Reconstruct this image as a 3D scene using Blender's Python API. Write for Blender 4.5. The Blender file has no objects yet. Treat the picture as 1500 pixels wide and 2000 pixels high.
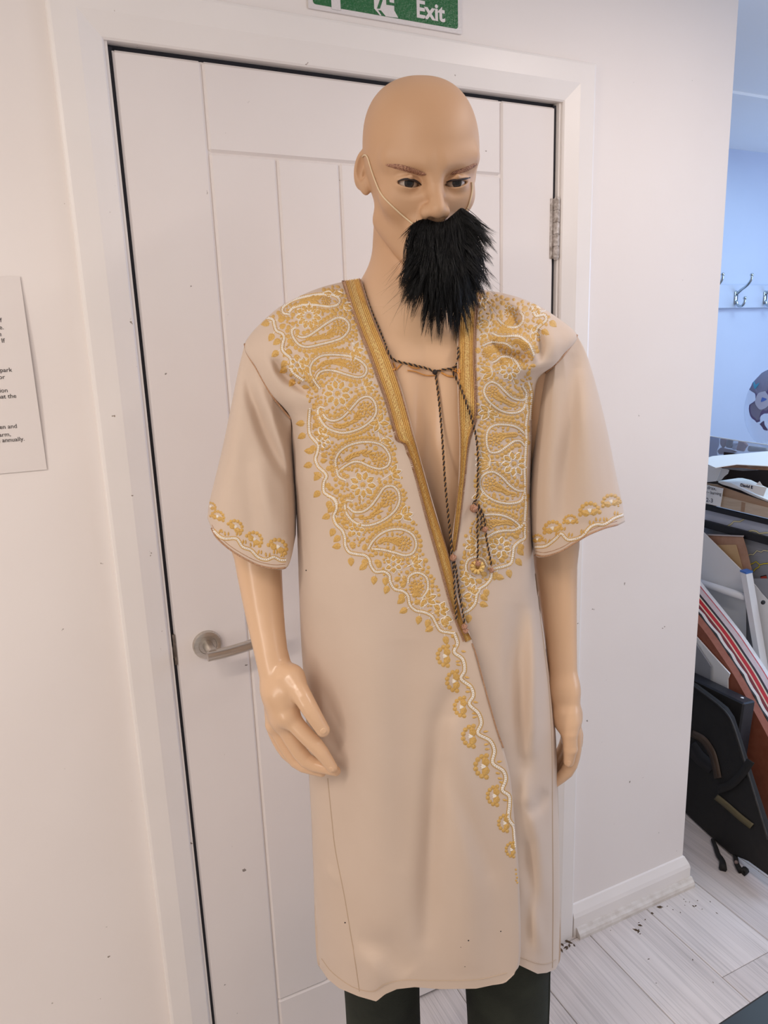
import bpy, bmesh, math, random
import numpy as np
from mathutils import Vector, Matrix
from mathutils.bvhtree import BVHTree

random.seed(7)
rng = np.random.default_rng(11)
SC = bpy.context.scene
COL = SC.collection
PI = math.pi

# ---------------------------------------------------------------- camera
CAM = np.array([-0.1539, -1.2599, 1.5167])
YAW, PITCH, ROLL, FPX = 0.4319, 0.2220, 0.0358, 1397.55


def cam_axes():
    f = np.array([math.sin(YAW) * math.cos(PITCH), math.cos(YAW) * math.cos(PITCH), -math.sin(PITCH)])
    r = np.array([math.cos(YAW), -math.sin(YAW), 0.0])
    d = np.cross(f, r)
    return math.cos(ROLL) * r + math.sin(ROLL) * d, -math.sin(ROLL) * r + math.cos(ROLL) * d, f


CR, CD, CF = cam_axes()
cam_data = bpy.data.cameras.new('camera')
cam = bpy.data.objects.new('camera', cam_data)
COL.objects.link(cam)
cam_data.sensor_fit = 'VERTICAL'
cam_data.sensor_height = 36.0
cam_data.lens = FPX / 2000.0 * 36.0
cam_data.clip_start = 0.02
M4 = Matrix.Identity(4)
for i in range(3):
    M4[i][0] = CR[i]
    M4[i][1] = -CD[i]
    M4[i][2] = -CF[i]
    M4[i][3] = CAM[i]
cam.matrix_world = M4
SC.camera = cam

# ---------------------------------------------------------------- light and exposure
SC.view_settings.view_transform = 'Standard'
SC.view_settings.look = 'None'
SC.view_settings.gamma = 1.0
SC.view_settings.exposure = 0.0
SC.view_settings.use_curve_mapping = False
world = bpy.data.worlds.new('world')
SC.world = world
world.use_nodes = True
bg = world.node_tree.nodes['Background']
bg.inputs[0].default_value = (1.0, 0.90, 0.84, 1)
bg.inputs[1].default_value = 0.43


def area(name, loc, target, sx, sy, power, color):
    l = bpy.data.lights.new(name, 'AREA')
    l.shape = 'RECTANGLE'
    l.size, l.size_y = sx, sy
    l.energy = power
    l.color = color
    o = bpy.data.objects.new(name, l)
    COL.objects.link(o)
    o.location = loc
    o.rotation_euler = (Vector(target) - Vector(loc)).to_track_quat('-Z', 'Y').to_euler()
    return o


area('ceiling_lamp', (1.05, -1.10, 2.25), (1.05, -1.12, 0), 0.16, 1.3, 11.0, (1.0, 0.88, 0.82))
area('ceiling_lamp', (-0.9, -1.15, 2.25), (-0.8, -1.15, 0), 0.12, 1.3, 19.0, (1.0, 0.87, 0.77))
area('window_left', (-1.75, -1.25, 1.55), (0.2, -0.4, 1.3), 0.11, 1.5, 9.0, (1.0, 0.92, 0.86))
area('window_daylight', (3.4, -0.25, 1.60), (1.9, 0.4, 1.75), 1.2, 0.9, 18.0, (0.40, 0.60, 1.0))
area('window_right', (2.7, -1.75, 1.35), (0.6, -0.3, 1.0), 0.9, 1.3, 9.5, (0.70, 0.82, 1.0))
area('overhead_fill', (2.45, 0.25, 2.24), (2.40, 0.27, 0.0), 0.5, 0.5, 7.5, (0.60, 0.84, 1.0))  # added light over the recess to brighten the white sheet, no such source known


# ---------------------------------------------------------------- pixel helpers (photo pixel -> point in the room)
def ray(px, py):
    px = np.asarray(px, float)
    py = np.asarray(py, float)
    return CF + np.multiply.outer((px - 750) / FPX, CR) + np.multiply.outer((py - 1000) / FPX, CD)


def hit(px, py, n, o):
    v = ray(px, py)
    n = np.asarray(n, float)
    t = ((np.asarray(o, float) - CAM) @ n) / (v @ n)
    return CAM + v * np.asarray(t)[..., None]


def wall(px, py, y=0.0):
    return hit(px, py, (0, 1, 0), (0, y, 0))


def xplane(px, py, x):
    return hit(px, py, (1, 0, 0), (x, 0, 0))


# the mannequin stands on a frame of its own: u to its left hand side of the picture, t towards the viewer, z up
ER = np.array([math.cos(YAW), -math.sin(YAW), 0.0])
ET = np.array([-math.sin(YAW), -math.cos(YAW), 0.0])
EZ = np.array([0.0, 0.0, 1.0])
O0 = np.array([0.325, -0.332, 0.0])


def PX(px, py, t=0.0):
    """photo pixel on the upright plane t metres in front of the mannequin's middle -> world"""
    v = ray(px, py)
    k = (np.asarray(t) + (O0 - CAM) @ ET) / (v @ ET)
    return CAM + v * np.asarray(k)[..., None]


def to_local(w):
    w = np.asarray(w) - O0
    return np.stack([w @ ER, w @ ET, w @ EZ], -1)


def to_world(l):
    l = np.asarray(l)
    return O0 + l[..., 0:1] * ER + l[..., 1:2] * ET + l[..., 2:3] * EZ


def L(px, py, t=0.0):
    return to_local(PX(px, py, t))


# ---------------------------------------------------------------- materials
def srgb(r, g, b):
    def f(c):
        c /= 255.0
        return c / 12.92 if c <= 0.04045 else ((c + 0.055) / 1.055) ** 2.4
    return (f(r), f(g), f(b), 1.0)


def mat(name, col, rough=0.5, metal=0.0, var=None, vscale=30.0, bump=0.0, bscale=200.0, vstr=0.5, spec=None, stretch=None, coat=0.0):
    m = bpy.data.materials.new(name)
    m.use_nodes = True
    nt = m.node_tree
    b = nt.nodes['Principled BSDF']
    b.inputs['Base Color'].default_value = col
    b.inputs['Roughness'].default_value = rough
    b.inputs['Metallic'].default_value = metal
    if spec is not None:
        b.inputs['Specular IOR Level'].default_value = spec
    if coat:
        b.inputs['Coat Weight'].default_value = coat
        b.inputs['Coat Roughness'].default_value = 0.12
    tc = nt.nodes.new('ShaderNodeTexCoord')
    vec = tc.outputs['Object']
    if stretch:
        mp = nt.nodes.new('ShaderNodeMapping')
        mp.inputs['Scale'].default_value = stretch
        nt.links.new(vec, mp.inputs[0])
        vec = mp.outputs[0]
    if var is not None:
        n = nt.nodes.new('ShaderNodeTexNoise')
        n.inputs['Scale'].default_value = vscale
        n.inputs['Detail'].default_value = 6
        nt.links.new(vec, n.inputs['Vector'])
        r = nt.nodes.new('ShaderNodeValToRGB')
        r.color_ramp.elements[0].position = 0.5 - vstr / 2
        r.color_ramp.elements[1].position = 0.5 + vstr / 2
        r.color_ramp.elements[0].color = col
        r.color_ramp.elements[1].color = var
        nt.links.new(n.outputs['Fac'], r.inputs[0])
        nt.links.new(r.outputs[0], b.inputs['Base Color'])
    if bump:
        n2 = nt.nodes.new('ShaderNodeTexNoise')
        n2.inputs['Scale'].default_value = bscale
        n2.inputs['Detail'].default_value = 4
        nt.links.new(vec, n2.inputs['Vector'])
        bp = nt.nodes.new('ShaderNodeBump')
        bp.inputs['Strength'].default_value = bump
        bp.inputs['Distance'].default_value = 0.002
        nt.links.new(n2.outputs['Fac'], bp.inputs['Height'])
        nt.links.new(bp.outputs[0], b.inputs['Normal'])
    return m


def specks(m, scale, thresh, col, soft=0.02):
    """sparse dark marks of wear on a painted surface"""
    nt = m.node_tree
    b = nt.nodes['Principled BSDF']
    tc = nt.nodes.new('ShaderNodeTexCoord')
    n = nt.nodes.new('ShaderNodeTexNoise')
    n.inputs['Scale'].default_value = scale
    n.inputs['Detail'].default_value = 3
    nt.links.new(tc.outputs['Object'], n.inputs['Vector'])
    mr = nt.nodes.new('ShaderNodeMapRange')
    mr.inputs['From Min'].default_value = thresh
    mr.inputs['From Max'].default_value = thresh + soft
    nt.links.new(n.outputs['Fac'], mr.inputs['Value'])
    mx = nt.nodes.new('ShaderNodeMix')
    mx.data_type = 'RGBA'
    nt.links.new(mr.outputs[0], mx.inputs['Factor'])
    src = b.inputs['Base Color'].links[0].from_socket if b.inputs['Base Color'].links else None
    if src:
        nt.links.new(src, mx.inputs['A'])
    else:
        mx.inputs['A'].default_value = b.inputs['Base Color'].default_value
    mx.inputs['B'].default_value = col
    nt.links.new(mx.outputs['Result'], b.inputs['Base Color'])
    return m


# ---------------------------------------------------------------- mesh helpers
def new_obj(name, verts, faces, mats, parent=None, smooth=False, midx=None):
    me = bpy.data.meshes.new(name)
    verts = np.asarray(verts, float)
    if parent is not None:
        verts = verts - np.array(WL[parent.name])
    me.from_pydata(verts.tolist(), [], [list(map(int, f)) for f in faces])
    for m in (mats if isinstance(mats, (list, tuple)) else [mats]):
        me.materials.append(m)
    if midx is not None:
        me.polygons.foreach_set('material_index', np.asarray(midx, np.int32))
    if smooth:
        me.polygons.foreach_set('use_smooth', np.ones(len(me.polygons), bool))
    me.update()
    o = bpy.data.objects.new(name, me)
    COL.objects.link(o)
    if parent is not None:
        o.parent = parent
        WL[o.name] = WL[parent.name]
    else:
        WL[o.name] = (0, 0, 0)
    return o


WL = {}          # world location of every object that parents others


def thing(name, label, cat, loc, group=None):
    o = bpy.data.objects.new(name, None)
    COL.objects.link(o)
    o.location = loc
    o.empty_display_size = 0.05
    o['label'] = label
    o['category'] = cat
    if group:
        o['group'] = group
    WL[o.name] = tuple(loc)
    return o


def tag(o, label, cat, group=None):
    o['label'] = label
    o['category'] = cat
    if group:
        o['group'] = group
    return o


def struct(o):
    o['kind'] = 'structure'
    return o


class MB:
    def __init__(self):
        self.v, self.f, self.m = [], [], []

    def add(self, verts, faces, mi=0):
        n = len(self.v)
        self.v.extend([tuple(p) for p in verts])
        for f in faces:
            self.f.append([i + n for i in f])
            self.m.append(mi)

    def box(self, a, b, mi=0, ch=0.0, frame=None):
        """axis box from corner a to b, optionally chamfered by ch; frame = (origin, ex, ey, ez)"""
        a = np.minimum(a, b).astype(float) if False else np.array([min(x, y) for x, y in zip(a, b)], float)
        b2 = np.array([max(x, y) for x, y in zip(a, b)], float)
        if ch <= 0:
            V = [(x, y, z) for z in (a[2], b2[2]) for y in (a[1], b2[1]) for x in (a[0], b2[0])]
            F = [(0, 2, 3, 1), (4, 5, 7, 6), (0, 1, 5, 4), (2, 6, 7, 3), (0, 4, 6, 2), (1, 3, 7, 5)]
        else:
            bm = bmesh.new()
            bmesh.ops.create_cube(bm, size=1.0)
            for v in bm.verts:
                v.co = Vector(((a + b2) / 2 + np.array(v.co) * (b2 - a)).tolist())
            bmesh.ops.bevel(bm, geom=list(bm.edges), offset=ch, segments=1, affect='EDGES', profile=0.5)
            bm.verts.index_update()
            V = [tuple(v.co) for v in bm.verts]
            F = [[v.index for v in f.verts] for f in bm.faces]
            bm.free()
        if frame is not None:
            o, ex, ey, ez = [np.asarray(q, float) for q in frame]
            V = [tuple(o + x * ex + y * ey + z * ez) for x, y, z in V]
        self.add(V, F, mi)

    def prism(self, poly, vec, mi=0):
        """polygon of 3-D points pushed along vec"""
        P = [np.asarray(p, float) for p in poly]
        n = len(P)
        V = P + [p + np.asarray(vec, float) for p in P]
        F = [list(range(n))[::-1], list(range(n, 2 * n))] + [[i, (i + 1) % n, n + (i + 1) % n, n + i] for i in range(n)]
        self.add(V, F, mi)

    def tube(self, pts, r, n=8, mi=0, caps=True, flat=None):
        pts = np.asarray(pts, float)
        m = len(pts)
        r = np.broadcast_to(np.asarray(r, float), (m,))
        T = np.gradient(pts, axis=0)
        T /= np.linalg.norm(T, axis=1)[:, None] + 1e-12
        ref = np.array([0.0, 0, 1]) if abs(T[0][2]) < 0.9 else np.array([1.0, 0, 0])
        nrm = np.cross(T[0], ref)
        V = []
        for i in range(m):
            nrm = nrm - T[i] * (nrm @ T[i])
            nrm /= np.linalg.norm(nrm) + 1e-12
            bn = np.cross(T[i], nrm)
            for k in range(n):
                a = 2 * PI * k / n
                V.append(pts[i] + r[i] * (math.cos(a) * nrm + math.sin(a) * bn))
        F = [[i * n + k, i * n + (k + 1) % n, (i + 1) * n + (k + 1) % n, (i + 1) * n + k] for i in range(m - 1) for k in range(n)]
        if caps:
            F.append(list(range(n))[::-1])
            F.append([(m - 1) * n + k for k in range(n)])
        self.add(V, F, mi)

    def lathe(self, prof, o, ax, n=24, mi=0):
        """profile of (radius, along) turned about axis ax at o"""
        o = np.asarray(o, float)
        ax = np.asarray(ax, float) / np.linalg.norm(ax)
        ref = np.array([0, 0, 1.0]) if abs(ax[2]) < 0.9 else np.array([1.0, 0, 0])
        e1 = np.cross(ax, ref)
        e1 /= np.linalg.norm(e1)
        e2 = np.cross(ax, e1)
        V = [o + ax * h + r * (math.cos(2 * PI * k / n) * e1 + math.sin(2 * PI * k / n) * e2) for r, h in prof for k in range(n)]
        F = [[i * n + k, i * n + (k + 1) % n, (i + 1) * n + (k + 1) % n, (i + 1) * n + k] for i in range(len(prof) - 1) for k in range(n)]
        F.append(list(range(n))[::-1])
        F.append([(len(prof) - 1) * n + k for k in range(n)])
        self.add(V, F, mi)

    def build(self, name, mats, parent=None, smooth=False):
        return new_obj(name, self.v, self.f, mats, parent, smooth, self.m)


def interp_poly(pts, n):
    """resample a polyline smoothly (Catmull-Rom) to n points"""
    P = np.asarray(pts, float)
    if len(P) == 2:
        return P[0] + (P[1] - P[0]) * np.linspace(0, 1, n)[:, None]
    Q = np.vstack([2 * P[0] - P[1], P, 2 * P[-1] - P[-2]])
    seg = np.linalg.norm(np.diff(P, axis=0), axis=1)
    s = np.concatenate([[0], np.cumsum(seg)])
    out = []
    for u in np.linspace(0, s[-1], n):
        i = min(np.searchsorted(s, u, 'right') - 1, len(P) - 2)
        t = (u - s[i]) / max(seg[i], 1e-9)
        a, b, c, d = Q[i], Q[i + 1], Q[i + 2], Q[i + 3]
        out.append(0.5 * (2 * b + (c - a) * t + (2 * a - 5 * b + 4 * c - d) * t * t + (3 * b - a - 3 * c + d) * t ** 3))
    return np.array(out)


def text_mesh(s, size, mi_mat, name, frame, parent=None, bold=0.0, shear=0.0, spacing=1.0, ext=0.0003):
    """flat lettering as a mesh laid on frame (origin, right, up, normal)"""
    cu = bpy.data.curves.new(name, 'FONT')
    cu.body = s
    cu.size = size
    cu.extrude = ext
    cu.offset = bold
    cu.shear = shear
    cu.space_character = spacing
    cu.resolution_u = 3
    tmp = bpy.data.objects.new(name, cu)
    me = bpy.data.meshes.new_from_object(tmp)
    o, ex, ey, ez = [np.asarray(q, float) for q in frame]
    V = [o + v.co.x * ex + v.co.y * ey + v.co.z * ez for v in me.vertices]
    F = [list(p.vertices) for p in me.polygons]
    bpy.data.objects.remove(tmp)
    bpy.data.curves.remove(cu)
    bpy.data.meshes.remove(me)
    return new_obj(name, V, F, mi_mat, parent)
# ================================================================ the room
W_DOOR, H_DOOR, X_END, CEIL = 0.838, 1.981, 1.322, 2.27
M_wall = specks(mat('wall_paint', srgb(243, 236, 231), 0.55, var=srgb(238, 230, 225), vscale=2.5, bump=0.12, bscale=60), 42, 0.735, srgb(150, 138, 128))
M_trim = specks(mat('gloss_trim_paint', srgb(244, 238, 233), 0.38, var=srgb(238, 232, 227), vscale=5, bump=0.06, bscale=40), 60, 0.745, srgb(150, 135, 122))
M_door = specks(mat('door_paint', srgb(236, 229, 225), 0.42, var=srgb(231, 223, 219), vscale=4, bump=0.04, bscale=90), 50, 0.75, srgb(140, 130, 124))
M_dark = mat('shadow_gap_dark', srgb(40, 40, 48), 0.7)
M_steel = mat('brushed_steel', srgb(214, 208, 200), 0.3, 1.0, var=srgb(190, 183, 174), vscale=60, stretch=(1, 1, 18))
M_floorbase = mat('floor_screed', srgb(90, 84, 80), 0.9)
M_blue = mat('far_wall_paint', srgb(190, 198, 216), 0.6, var=srgb(182, 191, 210), vscale=3, bump=0.15, bscale=25)
M_back = mat('hall_paint', srgb(214, 208, 204), 0.7)

# main wall with the door opening
w = MB()
T = 0.12
for a, b in [((-2.2, 0, 0), (-0.012, T, CEIL)), ((-0.012, 0, H_DOOR + 0.014), (W_DOOR + 0.012, T, CEIL)), ((W_DOOR + 0.012, 0, 0), (X_END, T, CEIL))]:
    w.box(a, b)
struct(w.build('wall_front', M_wall))
# wall of the space beyond, its side and the dark room behind the door
w = MB()
w.box((1.0, 1.0, 0), (4.4, 1.1, CEIL))
struct(w.build('wall_back', M_blue))
w = MB()
w.box((4.4, -3.0, 0), (4.5, 1.1, CEIL))
struct(w.build('wall_right', M_blue))
w = MB()
w.box((-0.6, T + 0.5, 0), (1.0, T + 0.55, CEIL))
struct(w.build('wall_behind', M_back))
w = MB()
w.box((-2.2, -3.0, CEIL), (4.4, 1.1, CEIL + 0.06))
w.box((1.34, 0.50, CEIL - 0.008), (4.4, 0.545, CEIL), 0)
struct(w.build('ceiling', mat('ceiling_paint', srgb(238, 240, 242), 0.7, bump=0.1, bscale=30)))
w = MB()
w.box((-2.2, -3.0, -0.05), (4.4, 1.1, -0.006))
floor = struct(w.build('floor', M_floorbase))


# whitewashed laminate planks run away from the door wall
def plank_mat(i):
    base = [(222, 213, 208), (215, 206, 202), (225, 217, 213), (211, 203, 199)][i]
    m = mat('whitewashed_plank', srgb(*base), 0.5, var=srgb(base[0] - 20, base[1] - 21, base[2] - 21), vscale=5.5, stretch=(5, 0.5, 1), vstr=0.5, bump=0.2, bscale=9)
    nt = m.node_tree
    b = nt.nodes['Principled BSDF']
    tc = nt.nodes.new('ShaderNodeTexCoord')
    src = b.inputs['Base Color'].links[0].from_socket
    for sx_, sy_, lo, hi, k_, off in ((150, 1.6, 0.50, 0.66, 0.86, 0.0), (330, 5.0, 0.56, 0.70, 0.80, 3.7), (46, 1.1, 0.55, 0.75, 0.92, 8.1)):
        mp = nt.nodes.new('ShaderNodeMapping')
        mp.inputs['Scale'].default_value = (sx_, sy_, 1)
        mp.inputs['Location'].default_value = (i * 11.37 + off, i * 4.4 + off, 0)
        nz = nt.nodes.new('ShaderNodeTexNoise')
        nz.inputs['Scale'].default_value = 1.0
        nz.inputs['Detail'].default_value = 2
        nz.inputs['Distortion'].default_value = 0.35
        nt.links.new(tc.outputs['Object'], mp.inputs[0])
        nt.links.new(mp.outputs[0], nz.inputs['Vector'])
        mr = nt.nodes.new('ShaderNodeMapRange')
        mr.inputs['From Min'].default_value = lo
        mr.inputs['From Max'].default_value = hi
        mr.inputs['To Min'].default_value = 1.0
        mr.inputs['To Max'].default_value = k_
        nt.links.new(nz.outputs['Fac'], mr.inputs['Value'])
        mx = nt.nodes.new('ShaderNodeMix')
        mx.data_type = 'RGBA'
        mx.blend_type = 'MULTIPLY'
        mx.inputs['Factor'].default_value = 1.0
        nt.links.new(src, mx.inputs['A'])
        nt.links.new(mr.outputs[0], mx.inputs['B'])
        src = mx.outputs['Result']
    nt.links.new(src, b.inputs['Base Color'])
    return m


M_planks = [plank_mat(i) for i in range(4)]
k = 0
xw = 0.1965
for ix in range(-9, 18):
    x0 = 0.768 + ix * xw
    x1 = x0 + xw
    if x1 < -1.4 or x0 > 4.3:
        continue
    y0 = -2.6 + ((ix * 0.47) % 1.0) * 1.1
    cuts = [-3.0] + [y for y in (y0, y0 + 1.29, y0 + 2.58) if -2.9 < y < 0.95] + [1.0]
    for ya, yb in zip(cuts[:-1], cuts[1:]):
        if x0 < X_END and yb > 0.1 and x1 < X_END + 0.05:
            yb = min(yb, 0.1)
        p = MB()
        p.box((x0 + 0.0006, ya + 0.0006, -0.006), (x1 - 0.0006, yb - 0.0006, 0.0), 0, 0.0012)
        p.build('plank', M_planks[k % 4], floor)
        k += 1

# ---------------------------------------------------------------- door
door = bpy.data.objects.new('door_1', None)
COL.objects.link(door)
door['kind'] = 'structure'
WL['door_1'] = (0, 0, 0)
YF = 0.004                       # face of the leaf
G = [0.1375, 0.2515, 0.3665, 0.4810, 0.5950, 0.7065]
ZT, ZB, HD = 1.8428, 0.161, 1.976
d = MB()
d.box((0.003, YF + 0.0045, 0.006), (W_DOOR - 0.002, YF + 0.036, HD - 0.001))
d.build('core', M_door, door)
CH = 0.0042


def board(name, x0, x1, z0, z1):
    b = MB()
    b.box((x0, YF, z0), (x1, YF + 0.012, z1), 0, CH)
    return b.build(name, M_door, door)


board('stile', 0.003, G[0] - 0.0004, 0.006, HD)
board('stile', G[5] + 0.0004, W_DOOR - 0.002, 0.006, HD)
board('rail', G[0] + 0.0004, G[5] - 0.0004, ZT, HD)
board('rail', G[0] + 0.0004, G[5] - 0.0004, 0.006, ZB)
for a, b in zip(G[:-1], G[1:]):
    board('plank', a + 0.0004, b - 0.0004, ZB + 0.0008, ZT - 0.0008)
# brushed lever on a round rose
HX, HZ = 0.0595, 1.000
h = MB()
h.lathe([(0.0, 0), (0.0265, 0.0), (0.0265, 0.0055), (0.0250, 0.0085), (0.0225, 0.0095), (0.0165, 0.0095), (0.0158, 0.0085), (0.0, 0.0085)], (HX, YF, HZ), (0, -1, 0), 40)
rose = h.build('handle_rose', M_steel, door, True)
h = MB()
h.lathe([(0.0, 0.008), (0.0098, 0.008), (0.0098, 0.052), (0.0, 0.052)], (HX, YF, HZ), (0, -1, 0), 28)
xs = np.linspace(-0.0095, 0.128, 22)
lev = np.array([(HX + x, YF - 0.0500 + 0.006 * (x / 0.128) ** 2, HZ - 0.0030 + 0.0145 * (max(x, 0) / 0.128) ** 1.9) for x in xs])
h.tube(lev, 0.0096, 22)
lever = h.build('handle_lever', M_steel, door, True)
for o in (rose, lever):
    e = o.modifiers.new('edges', 'EDGE_SPLIT')
    e.split_angle = math.radians(40)
    if o is lever:
        o['label'] = 'brushed steel curved lever'
# latch and strike
h = MB()
h.box((-0.0005, YF - 0.001, 0.972), (0.0038, YF + 0.01, 1.030))
h.box((-0.004, YF + 0.001, 0.985), (0.002, YF + 0.012, 1.008), 0, 0.001)
h.build('latch', mat('worn_latch', srgb(92, 82, 74), 0.45, 0.7, var=srgb(150, 140, 130), vscale=90), door)
# hinge knuckles, painted over
h = MB()
z0, z1 = 1.690, 1.806
segs = np.linspace(z0, z1, 6)
for i in range(5):
    a, b = segs[i] + 0.0008, segs[i + 1] - 0.0008
    h.lathe([(0.0, a), (0.0062, a), (0.0066, a + 0.001), (0.0066, b - 0.001), (0.0062, b), (0.0, b)], (W_DOOR + 0.001, YF - 0.0045, 0), (0, 0, 1), 16)
h.lathe([(0.0, z0 - 0.003), (0.004, z0 - 0.003), (0.0052, z0), (0.0052, z1), (0.004, z1 + 0.003), (0.0, z1 + 0.003)], (W_DOOR + 0.001, YF - 0.0045, 0), (0, 0, 1), 14)
h.box((W_DOOR - 0.012, YF - 0.0012, z0), (W_DOOR + 0.0, YF + 0.002, z1))
h.build('hinge', mat('hinge_painted', srgb(214, 206, 200), 0.35, 0.1, var=srgb(150, 138, 128), vscale=120, vstr=0.3), door)
h = MB()
h.box((-0.0035, YF + 0.006, 0.0), (0.004, YF + 0.04, H_DOOR))
h.box((0.0, YF + 0.012, HD), (W_DOOR, YF + 0.04, H_DOOR + 0.006))
h.box((W_DOOR - 0.003, YF + 0.006, 0.0), (W_DOOR + 0.004, YF + 0.04, H_DOOR))
h.build('gap_shade', M_dark, door)  # dark strips set in the door gaps stand for the shade there

# frame lining and mitred, chamfered architrave
t = MB()
t.box((-0.012, -0.002, 0), (-0.0035, 0.10, H_DOOR + 0.012))
t.box((W_DOOR + 0.004, 0.0, 0), (W_DOOR + 0.012, 0.10, H_DOOR + 0.012))
t.box((-0.012, 0.0, H_DOOR + 0.004), (W_DOOR + 0.012, 0.10, H_DOOR + 0.014))
struct(t.build('trim_1', M_trim))
AW = 0.075
PROF = [(0.0, 0.0), (0.0, -0.0052), (0.0028, -0.0078), (0.031, -0.0150), (0.0345, -0.0160), (AW - 0.006, -0.0160), (AW - 0.002, -0.0145), (AW, -0.011), (AW, 0.0)]


def architrave(name, p0, p1, out, m0, m1):
    """profile swept from p0 to p1 (x,z at the inner edge), out = outward direction, m0/m1 = mitre slope at the ends"""
    p0, p1, out = np.array(p0), np.array(p1), np.array(out)
    dr = (p1 - p0) / np.linalg.norm(p1 - p0)
    V = []
    for p, m in ((p0, m0), (p1, m1)):
        for a, y in PROF:
            q = p + out * a + dr * a * m
            V.append((q[0], y, q[1]))
    n = len(PROF)
    F = [[i, (i + 1) % n, n + (i + 1) % n, n + i] for i in range(n)] + [list(range(n))[::-1], list(range(n, 2 * n))]
    return struct(new_obj(name, V, F, M_trim))


XL, XR, ZH = -0.0085, W_DOOR + 0.0085, H_DOOR + 0.0030
architrave('trim_2', (XL, 0.0), (XL, ZH), (-1, 0), 0, 1)
architrave('trim_3', (XR, 0.0), (XR, ZH), (1, 0), 0, 1)
architrave('trim_4', (XL, ZH), (XR, ZH), (0, 1), -1, 1)
# dark dust line where the door frame meets the floor
# skirting with its beading on the short wall right of the door
XA = XR + AW + 0.001
SK = [(0.0, 0.0), (-0.016, 0.0), (-0.016, 0.055), (-0.013, 0.066), (-0.0075, 0.078), (-0.004, 0.086), (0.0, 0.088)]


def extr(name, prof, x0, x1, m, ret=0.0):
    V = [(x0, y, z) for y, z in prof] + [(x1 + (-y if ret else 0), y, z) for y, z in prof]
    n = len(prof)
    F = [[i, (i + 1) % n, n + (i + 1) % n, n + i] for i in range(n)] + [list(range(n)), list(range(n, 2 * n))[::-1]]
    return struct(new_obj(name, V, F, m))


extr('baseboard_front', SK, XA, X_END, M_trim, 1)
BD = [(-0.016, 0.0), (-0.032, 0.0), (-0.032, 0.008), (-0.029, 0.015), (-0.024, 0.0195), (-0.0205, 0.0245), (-0.016, 0.026)]
extr('trim_5', BD, XA + 0.008, X_END + 0.02, mat('beading_wood_paint', srgb(226, 219, 212), 0.45, var=srgb(210, 200, 190), vscale=40, vstr=0.3))
extr('baseboard_left', SK, -2.2, XL - AW - 0.001, M_trim)
# end face return of the skirting round the wall end
SKE = [(X_END - y, -0.0, z) for y, z in SK]
V = SKE + [(x, T, z) for x, _, z in SKE]
n = len(SK)
struct(new_obj('baseboard_end', V, [[i, (i + 1) % n, n + (i + 1) % n, n + i] for i in range(n)] + [list(range(n)), list(range(n, 2 * n))[::-1]], M_trim))

# rail of coat hooks on the far wall
rail = thing('coat_rail', 'white painted board with chrome double coat hooks on the far wall', 'coat rail', (2.6, 1.0, 1.70))
YB = 1.0
za, zb = 1.640, 1.737
b = MB()
b.box((1.2, YB - 0.018, za), (3.6, YB, zb), 0, 0.003)
b.build('board', M_blue, rail)
M_chrome = mat('chrome', srgb(190, 200, 205), 0.12, 1.0)


def hook(x):
    b = MB()
    y = YB - 0.018
    z = 1.690
    b.lathe([(0.0, 0.0), (0.010, 0.0), (0.011, 0.002), (0.009, 0.0045), (0.0, 0.005)], (x, y, z + 0.012), (0, -1, 0), 14)
    b.box((x - 0.010, y - 0.005, z - 0.034), (x + 0.010, y, z + 0.016), 0, 0.002)
    b.tube(interp_poly([(x, y - 0.004, z + 0.008), (x, y - 0.022, z + 0.022), (x, y - 0.052, z + 0.040), (x, y - 0.070, z + 0.062), (x, y - 0.071, z + 0.078)], 14), np.linspace(0.0060, 0.0050, 14), 10)
    b.tube(interp_poly([(x, y - 0.004, z - 0.020), (x, y - 0.016, z - 0.040), (x, y - 0.034, z - 0.042), (x, y - 0.045, z - 0.028), (x, y - 0.046, z - 0.012)], 14), np.linspace(0.0060, 0.0048, 14), 10)
    for q in ((x, y - 0.071, z + 0.080), (x, y - 0.046, z - 0.011)):
        b.lathe([(0.0, -0.007), (0.005, -0.006), (0.0082, 0.0), (0.005, 0.006), (0.0, 0.007)], q, (0, 0, 1), 12)
    return b.build('coat_hook', M_chrome, rail, True)


for px in (1386, 1442, 1499, 1556):
    hook(float(wall(px, 574, YB - 0.03)[0]))

# green exit sign above the door, only its foot is in the picture
SX0, SX1, SZ0, SZ1 = 0.3205, 0.6155, 2.0735, 2.1735
sign = thing('exit_sign', 'green and white emergency exit sign stuck above the door', 'sign', (SX0, 0, SZ0))
M_signw = mat('sign_white', srgb(226, 220, 218), 0.30, bump=0.35, bscale=260)
M_signg = mat('sign_green', srgb(34, 104, 56), 0.16, bump=0.9, bscale=230)
b = MB()
b.box((SX0, -0.0030, SZ0), (SX1, -0.0004, SZ1), 0, 0.0006)
b.build('backing', M_signw, sign)


def rrect(x0, x1, z0, z1, r, n=6):
    out = []
    for cx, cz, a0 in ((x1 - r, z1 - r, 0), (x0 + r, z1 - r, 90), (x0 + r, z0 + r, 180), (x1 - r, z0 + r, 270)):
        for i in range(n + 1):
            a = math.radians(a0 + 90 * i / n)
            out.append((cx + r * math.cos(a), cz + r * math.sin(a)))
    return out


def flat(name, poly, y, m, th=0.0004):
    b = MB()
    b.prism([(x, y, z) for x, z in poly], (0, -th, 0))
    return b.build(name, m, sign)


flat('green_field', rrect(SX0 + 0.0085, SX1 - 0.0075, SZ0 + 0.0075, SZ1 - 0.0075, 0.005), -0.0030, M_signg)


def swall(cx, cy):
    p = wall(590 + cx / 4.6875, cy / 4.6875, -0.0034)
    return (float(p[0]), float(p[2]))


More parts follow.
